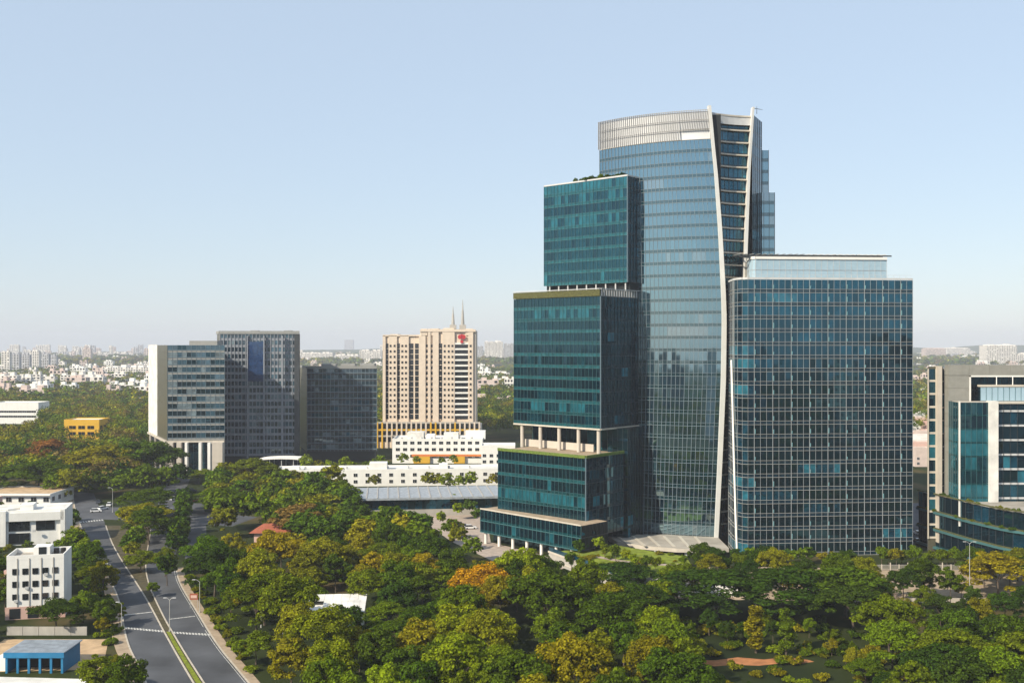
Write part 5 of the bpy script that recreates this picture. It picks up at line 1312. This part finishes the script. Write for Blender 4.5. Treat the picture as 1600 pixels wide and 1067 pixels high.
# trees in front of the long white building, the white block and the blue office block
for k, xp in enumerate((478, 497, 516, 538, 552, 573, 594)): put(tr.choice(['round', 'loose']), px(xp, 505), 505 + tr.uniform(-6, 8), tr.uniform(.75, 1.0), tr.choice(['mid green', 'bright green', 'olive']), 4, zone='before the offices')
for k, xp in enumerate((582, 668, 684, 697, 718, 735, 770)): put('round' if k % 2 else 'loose', px(xp, 455), 458 + tr.uniform(-3, 3), tr.uniform(.6, .85), tr.choice(['olive', 'bright green', 'yellowish']), 4, zone='before the offices')
for k, xp in enumerate((630, 652, 690, 708, 760)): put('loose', px(xp, 548), 548, tr.uniform(.5, .7), tr.choice(['yellowish', 'bright green']), 4, zone='before the offices')
for k, (xp, Y) in enumerate(((705, 392), (715, 380), (735, 385), (745, 372), (690, 365))): put('small', px(xp, Y), Y, tr.uniform(.9, 1.3), tr.choice(['dark green', 'bright green']), 4, zone='forecourt')
# more along the tan street and the foot of the slab
for k in range(120):
    x = tr.uniform(50, 150); y = tr.uniform(252, 288)
    if free(x, y, 6) and not (98 < x < 128 and y > 262) and not (x < 58 and y < 272): put(tr.choice(['broad', 'loose', 'broad']), x, y, tr.uniform(.62, .85), tr.choice(['dark green', 'mid green', 'deep green', 'olive']), 6.5, zone='street')
for k in range(60):
    x = tr.uniform(84, 124); y = tr.uniform(250, 266)
    if free(x, y, 4.2): put(tr.choice(['round', 'small', 'round']), x, y, tr.uniform(.42, .56), tr.choice(['dark green', 'mid green', 'deep green', 'olive']), 4.2, zone='street')
for k in range(40):
    x = tr.uniform(126, 152); y = tr.uniform(254, 292)
    if free(x, y, 6.5): put(tr.choice(['broad', 'loose']), x, y, tr.uniform(.6, .8), tr.choice(['olive', 'mid green', 'yellowish', 'dark green']), 6.5, zone='street')
# left of the road among the houses
lw = [(-130, 168), (-74, 168), (-92, 226), (-112, 268), (-150, 335), (-184, 405), (-240, 405), (-190, 320), (-150, 235)]
for it in range(1500):
    x = tr.uniform(-250, -60); y = tr.uniform(165, 410)
    if not inside((x, y), lw) or (200 < y < 229 and x > -113): continue
    s = tr.uniform(.5, .8); kind = tr.choice(['round', 'broad', 'round', 'loose']); d = 7.0 * s + 1
    if not clear(x, y, 2.2) or not free(x, y, d): continue
    if -122 < x < -100 and 228 < y < 243: continue
    if -175 < x < -137 and 300 < y < 331: s *= .55
    put(kind, x, y, s, tr.choice(['dark green', 'mid green', 'deep green', 'olive']), d, zone='left verge')

ORD = ['first', 'second', 'third', 'fourth', 'fifth', 'sixth', 'seventh', 'eighth', 'ninth', 'tenth', 'eleventh', 'twelfth', 'thirteenth', 'fourteenth', 'fifteenth', 'sixteenth', 'seventeenth', 'eighteenth', 'nineteenth', 'twentieth']
def row_of(t):
    if t['zone'] == 'wood':
        for lim, nm in ((172, 'first row of the wood'), (188, 'second row of the wood'), (205, 'third row of the wood'), (222, 'fourth row of the wood'), (242, 'fifth row of the wood'), (265, 'sixth row of the wood'), (300, 'seventh row of the wood'), (345, 'eighth row of the wood')):
            if t['y'] < lim: return nm
        return 'far rows of the wood'
    return {'hedge row': 'hedge row by the service road', 'median': 'road median', 'left verge': 'verge and yards left of road', 'hedge before the slab': 'hedge before the slab', 'garden terrace': 'garden terrace', 'roof': 'roof garden', 'before the offices': 'white ranges before offices', 'forecourt': 'pink forecourt', 'far side of junction': 'far side of the road junction', 'street': 'tan street below the slab'}[t['zone']]
GRPN = {'wood': 'trees of the wood before the glass towers', 'hedge row': 'trees of the hedge row by the service road', 'median': 'trees on the road median', 'left verge': 'trees left of the road', 'hedge before the slab': 'hedge trees before the glass slab', 'garden terrace': 'young trees on the garden terrace', 'roof': 'plants on the roof garden', 'before the offices': 'trees before the offices', 'forecourt': 'trees on the forecourt', 'far side of junction': 'trees beyond the road junction', 'street': 'trees on the tan street'}
buck = {}
for t in TREES:
    if not t['label']: buck.setdefault((t['c'], t['kind'], row_of(t)), []).append(t)
for (c, kd, row), L in buck.items():
    L.sort(key=lambda t: t['x'] / t['y'])
    for i, t in enumerate(L):
        pos = 'only one of its kind' if len(L) == 1 else nth(i + 1) + ' from left of its kind'
        t['label'] = f"{c} {LOOK[kd]} tree, {pos}, {row}"
    for t in L: t['label'] = t['label'].replace(' from left of its kind', ' of its kind from left') if len(t['label'].split()) <= 16 else t['label'].replace(' of its kind', '')
def inview(t): return abs(t['x'] / t['y']) < .53 and t['y'] > 130
# about 300 that show largest are trees of their own
TREES.sort(key=lambda t: t['y'] if inview(t) else 9999)
REST = []
for n, t in enumerate(TREES):
    cm, tm = PROTO[t['kind']][rng.randrange(len(PROTO[t['kind']]))]
    if n >= 300 and not t['named']:
        REST.append((t, cm)); continue
    o = thing('tree' if t['kind'] != 'column' else 'columnar_tree', t['label'], 'tree', (t['x'], t['y'], t['z']), rng.uniform(0, 6.28), t['group'] or GRPN[t['zone']])
    o.scale = (t['s'], t['s'], t['sz'])
    c = PAL[t['c']]; c = (c[0] * 1.16, c[1] * 1.1, c[2]); v = rng.uniform(.85, 1.22); hsh = rng.uniform(.9, 1.12)
    cr = _obj0('crown', cm, o); cr.color = (c[0] * v * hsh, c[1] * v, c[2] * v, 1)
    tk = _obj0('trunk', tm, o)
# the rest of the same trees, farther off or out of the frame, as one wood
if REST:
    VS, CS = [], []; g = np.random.default_rng(77)
    for t, cm in REST:
        a = np.empty(len(cm.vertices) * 3, np.float32); cm.vertices.foreach_get('co', a); a = a.reshape(-1, 4, 3)[::6]
        c = a.mean(1, keepdims=True); a = c + (a - c) * 2.3
        an = g.uniform(0, 6.28); q = np.array([[math.cos(an), math.sin(an), 0], [-math.sin(an), math.cos(an), 0], [0, 0, 1]])
        a = (a.reshape(-1, 3) @ q) * np.array([t['s'], t['s'], t['sz']]) + np.array([t['x'], t['y'], t['z']])
        VS.append(a); k = len(a) // 4; CS.append(np.tile(np.array(PAL[t['c']]) * g.uniform(.85, 1.2), (k, 1)))
    obj('woodland', quads_mesh('woodland', np.concatenate(VS), M['farleaf'], np.concatenate(CS)), None, 'farther and half hidden trees of the same wood', None, None, 'stuff')
# bare pinkish tree
bt = thing('bare_tree', 'leafless pinkish tree with spreading twigs on the grassy slope below the street', 'tree', (px(1385, 236), 236, 0)); bt.scale = (1.0, 1.0, 1.0)
_obj0('trunk', BARE, bt)
# roof garden on the uppermost teal block and shrubs
def shrub(x, y, z, s, c, label, group):
    cm, tm = PROTO['shrub'][rng.randrange(3)]
    o = thing('shrub', label, 'shrub', (x, y, z), rng.uniform(0, 6), group); o.scale = (s, s, s * rng.uniform(.8, 1.1))
    cr = _obj0('crown', cm, o); q = PAL[c]; v = rng.uniform(.8, 1.2); cr.color = (q[0] * v, q[1] * v, q[2] * v, 1); _obj0('trunk', tm, o)
for k in range(13):
    p = along(along(CC, U, 3 + k * 1.55), V, 1.6 + rng.uniform(0, 1.5)); shrub(*p, 119.9, rng.uniform(.85, 1.2), rng.choice(['dark green', 'mid green', 'deep green']), f'green shrub on the roof of the uppermost block, {ORD[k]} from its corner', 'shrubs of the roof garden')
for k in range(40):
    x = rng.uniform(12, 48); y = rng.uniform(274, 306)
    if inside((x, y), gp_): shrub(x, y, 3.0, rng.uniform(.35, .7), rng.choice(['yellowish', 'bright green', 'yellowish']), f'low yellow green shrub on the terrace lawn, {nth(k + 1)} planted', 'low shrubs on the garden terrace')
for k in range(170):
    x = rng.uniform(26, 130); y = rng.uniform(190, 242)
    if clear(x, y, .5): shrub(x, y, 0, rng.uniform(.6, 1.1), rng.choice(['olive', 'dark green', 'yellowish', 'mid green']), f'undergrowth bush', 'low bushes of the undergrowth')
for k in range(70):
    shrub(rng.uniform(34, 92), rng.uniform(188, 222), 0, rng.uniform(.5, 1.0), rng.choice(['olive', 'yellowish', 'mid green', 'bright green']), 'undergrowth bush', 'low bushes of the undergrowth')
for lv in (17.5, 12.3):
    for k in range(3, 22):
        if rng.random() < .8: shrub(pf[k][0] + (.9 if lv > 15 else -.4), pf[k][1] - (0 if lv > 15 else .2), lv if lv > 15 else lv + .1, rng.uniform(.35, .7), rng.choice(['mid green', 'olive', 'dark green']), 'podium bush', 'plants on the curved podium ledges')
for k in range(60):
    y = rng.uniform(196, 330); i = min(range(len(LL)), key=lambda q: abs(LL[q][1] - y)); shrub(LL[i][0] - rng.uniform(2.6, 6), y, 0, rng.uniform(.45, .85), rng.choice(['bright green', 'mid green', 'olive', 'dark green']), 'verge bush', 'low bushes along the dusty left pavement')
for k in range(45):
    y = rng.uniform(200, 300); i = min(range(len(RR)), key=lambda q: abs(RR[q][1] - y)); shrub(RR[i][0] + rng.uniform(3.6, 5.5), y, 0, rng.uniform(.5, .9), rng.choice(['bright green', 'mid green', 'olive']), f'pavement bush', 'low bushes along the tan pavement')

for gname, text, key in (('plants on the curved podium ledges', 'small green plant on the curved podium ledges, NTH counted from left', lambda o: o.location.x / o.location.y), ('low bushes along the dusty left pavement', 'low bush along dusty left pavement, NTH from the near end', lambda o: o.location.y), ('low bushes of the undergrowth', 'low undergrowth bush near the red soil, NTH counted from left', lambda o: o.location.x / o.location.y), ('low bushes along the tan pavement', 'low bush along the tan pavement, NTH counted from the near end', lambda o: o.location.y), ('low shrubs on the garden terrace', 'low yellow green shrub on the terrace lawn, NTH counted from left', lambda o: o.location.x / o.location.y)):
    number([o for o in sc.objects if o.get('group') == gname], text, key)
# ------------------------------------------------------------------ woods too far or too many to count
def mass(name, label, pts, per, size, leaf, colf, seed):
    g = np.random.default_rng(seed); pts = np.array(pts); n = len(pts)
    hgt = g.uniform(.75, 1.25, n) * size
    k = 7
    cen = np.repeat(pts, k, 0); hh = np.repeat(hgt, k)
    a = g.uniform(0, 2 * np.pi, n * k); r = hh * .42 * np.sqrt(g.uniform(0, 1, n * k))
    cz = hh * (.62 + .3 * (1 - (r / (hh * .45)) ** 2)) + g.normal(0, .04, n * k) * hh
    c3 = np.stack([cen[:, 0] + r * np.cos(a), cen[:, 1] + r * np.sin(a), cz], 1)
    rad = np.stack([hh * .24, hh * .24, hh * .17], 1) * g.uniform(.7, 1.2, (n * k, 1))
    V = leaf_quads(c3, rad, per, leaf, g, -.4, .55)
    col = np.repeat(np.array([colf(g) for _ in range(n)]), k * per, 0) * np.repeat(g.uniform(.75, 1.3, (n * k, 1)), per, 0)
    return obj(name, quads_mesh(name, V, M['farleaf'], col), None, label, None, None, 'stuff')
def farcol(g):
    q = PAL[['dark green', 'mid green', 'olive', 'dark green', 'mid green', 'olive', 'yellowish', 'deep green', 'brownish'][g.integers(9)]]
    return np.array(q) * g.uniform(.8, 1.2)
BLD = [(o.location.x, o.location.y) for o in []]
AVOID = list(CITY) + [(-172, 535, 34), (-134, 560, 30), (-96, 588, 28), (px(670, 650), 665, 38), (px(690, 570), 572, 30), (px(780, 550), 550, 14), (px(442, 520), 520, 15)]
def ok_far(x, y):
    for a, b_, r in AVOID:
        if abs(x - a) < r and -r * .8 < y - b_ < r: return False
    return True
mg = random.Random(31); P1 = []
xp_lo, xp_hi = -140, 1740
tries = 0; grid = {}
while len(P1) < 4200 and tries < 60000:
    tries += 1
    Y = 425 + (1000 - 425) * mg.random() ** .8; x = px(mg.uniform(xp_lo, xp_hi), Y)
    X8 = 800 + x / Y * F
    if Y < 470 and -170 < x < -120: continue
    if Y < 520 and 262 < X8 < 600 : continue
    if X8 > 720 and X8 < 1500 and Y < 700: continue
    if X8 >= 1500 and Y < 420 + 200: continue
    if Y < 500 and X8 > 430: continue
    if 252 < X8 < 345 and Y < 560: continue
    if 96 < X8 < 160 and 570 < Y < 690: continue
    if X8 < 66 and 690 < Y < 850: continue
    if 330 < X8 < 600 and Y < 640 and Y > 505: continue
    if 590 < X8 < 800 and Y < 690: continue
    if not clear(x, Y, 3) or not ok_far(x, Y): continue
    key = (int(x / 6.0), int(Y / 6.0))
    if key in grid: continue
    grid[key] = 1; P1.append((x, Y, 0))
mass('woodland', 'wood of green and olive trees behind the houses and office trio', P1, 26, 12.5, .66, farcol, 1)
P2 = []; grid = {}
while len(P2) < 5200:
    Y = 1000 / (1 - mg.random() * .68); x = px(mg.uniform(-120, 1720), Y)
    if 830 < 800 + x / Y * F < 1400: continue
    if ok_far(x, Y): P2.append((x, Y, 0))
mass('woodland', 'far woods between the distant white buildings', P2, 8, 13, 1.5, farcol, 2)
P3 = []
while len(P3) < 3000:
    Y = 3000 / (1 - mg.random() * .5); x = px(mg.uniform(-120, 1720), Y)
    if 830 < 800 + x / Y * F < 1400: continue
    P3.append((x, Y, 0))
mass('woodland', 'hazy tree belt near the horizon', P3, 5, 17, 5.0, farcol, 3)
P4 = [(mg.uniform(-500, 500), mg.uniform(-700, 60), 0) for _ in range(2600)]
P4 = [p for p in P4 if math.hypot(p[0], p[1]) > 45]
mass('woodland', 'wood continuing behind the viewpoint', P4, 12, 11, 1.1, farcol, 4)
# ------------------------------------------------------------------ street furniture
def lamp(x, y, h, label, arm=1.6, double=False, lean=0.0, head=True):
    t = thing('street_lamp', label, 'street lamp', (x, y, 0))
    b = MB(); b.tube((0, 0, 0), (lean, 0, h), .11, .06, 8); b.tube((0, 0, 0), (0, 0, .5), .2, .18, 8); b.build('pole', M['pole'], t)
    for s in ((-1, 1) if double else (-1,)):
        b = MB(); b.tube((lean, 0, h), (lean + s * arm * .6, 0, h + .5), .05, .04, 6); b.tube((lean + s * arm * .6, 0, h + .5), (lean + s * arm, 0, h + .55), .04, .04, 6); b.build('arm', M['pole'], t)
        if head:
            b = MB(); b.box(lean + s * (arm + .25), 0, h + .53, .75, .26, .13); b.build('lamp_head', M['lightgrey'], t)
    return t
x, y = gp(265, 987); lamp(x, y, 7.2, 'tall pale lamp post at the tip of the grass median', double=True, arm=.8)
x, y = gp(312, 957); lamp(x, y, 7.5, 'pale lamp post on the tan pavement beside the red hoarding', arm=1.2)
x, y = gp(408, 980); lamp(x, y, 9.0, 'lamp post with curved arm among the trees by the pavement', arm=1.8)
x, y = gp(441, 1002); lamp(x, y, 9.5, 'leaning pale pole standing in the wood', arm=.6, lean=.6)
x, y = gp(190, 985); lamp(x, y, 6.0, 'short lamp post on the verge left of the crossing', arm=.7)
x, y = gp(174, 925); lamp(x, y, 7.0, 'lamp post on the verge farther up the road', arm=.9)
lamp(px(1515, 256), 256, 15.2, 'tall slender lamp post on the tan street at the right', arm=1.0, double=True)
x, y = gp(176, 800); lamp(x, y, 9, 'lamp post at the far junction', arm=1.2)
t = thing('hoarding', 'small red and pale hoarding on two posts beside the tan pavement', 'hoarding', (*gp(303, 950), 0))
for s in (-1, 1): b = MB(); b.tube((s * .9, 0, 0), (s * .9, 0, 2.2), .06, .06); b.build('post', M['pole'], t)
b = MB(); b.box(0, 0, 2.9, 2.0, .12, 1.5); b.build('board', M['terracotta'], t)
b = MB(); b.box(0, -.1, 2.9, 1.5, .08, .7); b.build('panel', M['pink'], t)
# white street wall and railing before the slab
t = thing('street_wall', 'pale retaining wall below the street, between the dark umbrella trees', 'wall', (50, 264, 0))
for k in range(9): b = MB(); rect(b, -11 + 2.5 * k, -11 + 2.5 * k + 2.46, 0, .4, 0, 3.2); b.build('wall_panel', M['white'], t)
b = MB(); rect(b, -11, 11.5, -.1, .5, 3.2, 3.4); b.build('coping', M['cream'], t)
t = thing('railing', 'pale post and rail fence along the tan street below the hedge', 'fence', (114, 295, 0))
for k in range(13): b = MB(); rect(b, -15 + 2.5 * k - .12, -15 + 2.5 * k + .12, -.12, .12, 0, 1.7 if k % 2 else 2.2); b.build('post', M['cream'], t)
for k in range(12):
    b = MB()
    for j in range(9): rect(b, -15 + 2.5 * k + .2 + j * .25, -15 + 2.5 * k + .27 + j * .25, -.04, .04, .1, 1.5)
    rect(b, -15 + 2.5 * k + .1, -15 + 2.5 * k + 2.4, -.05, .05, 1.5, 1.58); b.build('fence_panel', M['concrete'], t)
t = thing('boundary_wall', 'low pale wall along the near side of the tan street', 'wall', (112, 258, 0))
for k in range(14): b = MB(); rect(b, -26 + 4 * k, -26 + 4 * k + 3.94, 0, .3, 0, 1.1); b.build('wall_panel', M['palestone'], t)
t = thing('traffic_barrier', 'low yellow kerb wall beside the service road', 'barrier', (-95, 318, 0), R(20))
for k in range(8): b = MB(); rect(b, 0, .4, -16 + 4 * k, -16 + 4 * k + 3.9, 0, .6); b.build('kerb_block', M['yellow'], t)
# ------------------------------------------------------------------ cars
def car(label, paint, x, y, rz, group, van=False):
    t = thing('parked_car', label, 'car', (x, y, 0.02), rz, group); L, W = (4.6, 1.8) if van else (4.2, 1.72); hh = .95 if van else .78
    b = MB(); P = [(-L / 2, .3), (L / 2, .3), (L / 2, .72), (L / 2 - .2, .82), (L * .2, .9), (-L / 2 + .1, .92), (-L / 2, .75)]
    n = len(P)
    for s in (-1, 1): b.v += [(p[0], s * W / 2, p[1]) for p in P]
    b.f += [tuple(range(n))[::1], tuple(range(2 * n - 1, n - 1, -1))] + [(i, n + i, n + (i + 1) % n, (i + 1) % n)[::-1] for i in range(n)]; b.m += [0] * (n + 2)
    Q = [(-L * .45, .9), (L * .22, .9), (L * .07, .9 + hh * .75), (-L * .36, .9 + hh * .75)]
    b2 = MB(); n2 = 4
    for s in (-1, 1): b2.v += [(p[0], s * (W / 2 - (.06 if k < 2 else .2)), p[1]) for k, p in enumerate(Q)]
    b2.f += [(0, 1, 2, 3), (7, 6, 5, 4)] + [(i, 4 + i, 4 + (i + 1) % 4, (i + 1) % 4)[::-1] for i in range(4)]; b2.m += [0] * 6
    b.build('body', M[paint], t); b2.build('window', M['carglass'], t)
    b = MB(); b.box(-L * .145, 0, .9 + hh * .75 + .03, L * .44, W - .42, .07); b.build('roof', M[paint], t)
    for sx in (-.31, .31):
        for s in (-1, 1): b = MB(); b.tube((sx * L, s * (W / 2 - .18), .3), (sx * L, s * (W / 2 + .02), .3), .31, .31, 12); b.build('wheel', M['tyre'], t)
    for s in (-1, 1): b = MB(); b.box(L / 2, s * W * .33, .62, .06, .34, .16); b.build('headlight', M['lightgrey'], t)
    return t
proto = {}
def park(label, paint, x, y, rz, group):
    if paint not in proto: proto[paint] = car(label, paint, x, y, rz, group)
    else: copy_tree(proto[paint], (x, y, 0.02), rz, label, group)
gj = 'cars at the far junction'
for k, (xp, yp, c, lb) in enumerate(((150, 800, 'carwhite', 'white car at the far junction, nearest the verge'), (161, 796, 'carwhite', 'white car in the cross street beside another white one'), (171, 790, 'carwhite', 'white car far down the cross street'), (262, 797, 'carwhite', 'white car turning by the median trees'), (272, 781, 'carwhite', 'white car on the road beyond the junction'), (285, 772, 'carwhite', 'white car nearest the columned office base'), (280, 790, 'cardark', 'dark car waiting beside the hedge row'), (302, 784, 'carred', 'red car on the service road junction'), (155, 786, 'cardark', 'dark car in the cross street'), (300, 768, 'cardark', 'dark car parked by the office forecourt'))):
    x, y = gp(xp, yp); park(lb, c, x, y, R(20 + 40 * (k % 3)), gj)
gc = 'cars in the shaded car park'
for k in range(14):
    c = ('carwhite', 'cardark', 'carwhite', 'carwhite', 'cardark')[k % 5]; park('%s car in the shaded car park, %s along the row' % ('white' if c == 'carwhite' else 'dark', ORD[k]), c, 130 + (k % 7) * 2.9, 336 + (k // 7) * 14, R(88), gc)
for k, (xp, yp) in enumerate(((720, 822), (735, 826), (708, 818))):
    x, y = gp(xp, yp); park(('dark car', 'white car', 'red car')[k] + ' on the pink forecourt by the hall', ('cardark', 'carwhite', 'carred')[k], x, y, R(10), 'cars on the forecourt')
for k, (xp, yp) in enumerate(((1082, 902), (1072, 900), (1100, 905))):
    x, y = gp(xp, yp); park(('white car', 'dark car', 'white van like car')[k] + ' on the street above the pale retaining wall', ('carwhite', 'cardark', 'carwhite')[k], x, y + 4, R(4), 'cars on the street above the wall')
x, y = gp(255, 1040 - 110); 

# ------------------------------------------------------------------ air
hz = MB(); hz.box(0, 2750, 76.0, 14400, 10900, 156.0)
hm = bpy.data.materials.new('haze_air'); hm.use_nodes = True; n = hm.node_tree
n.nodes.remove(n.nodes['Principled BSDF'])
pv = n.nodes.new('ShaderNodeVolumePrincipled'); pv.inputs['Density'].default_value = 0.00012
pv.inputs['Color'].default_value = (0.86, 0.885, 0.97, 1); pv.inputs['Anisotropy'].default_value = 0.0
n.links.new(pv.outputs[0], n.nodes['Material Output'].inputs['Volume'])
hm.cycles.homogeneous_volume = True
hz.build('haze', hm, kind='stuff', label='thin pale haze over the whole city')
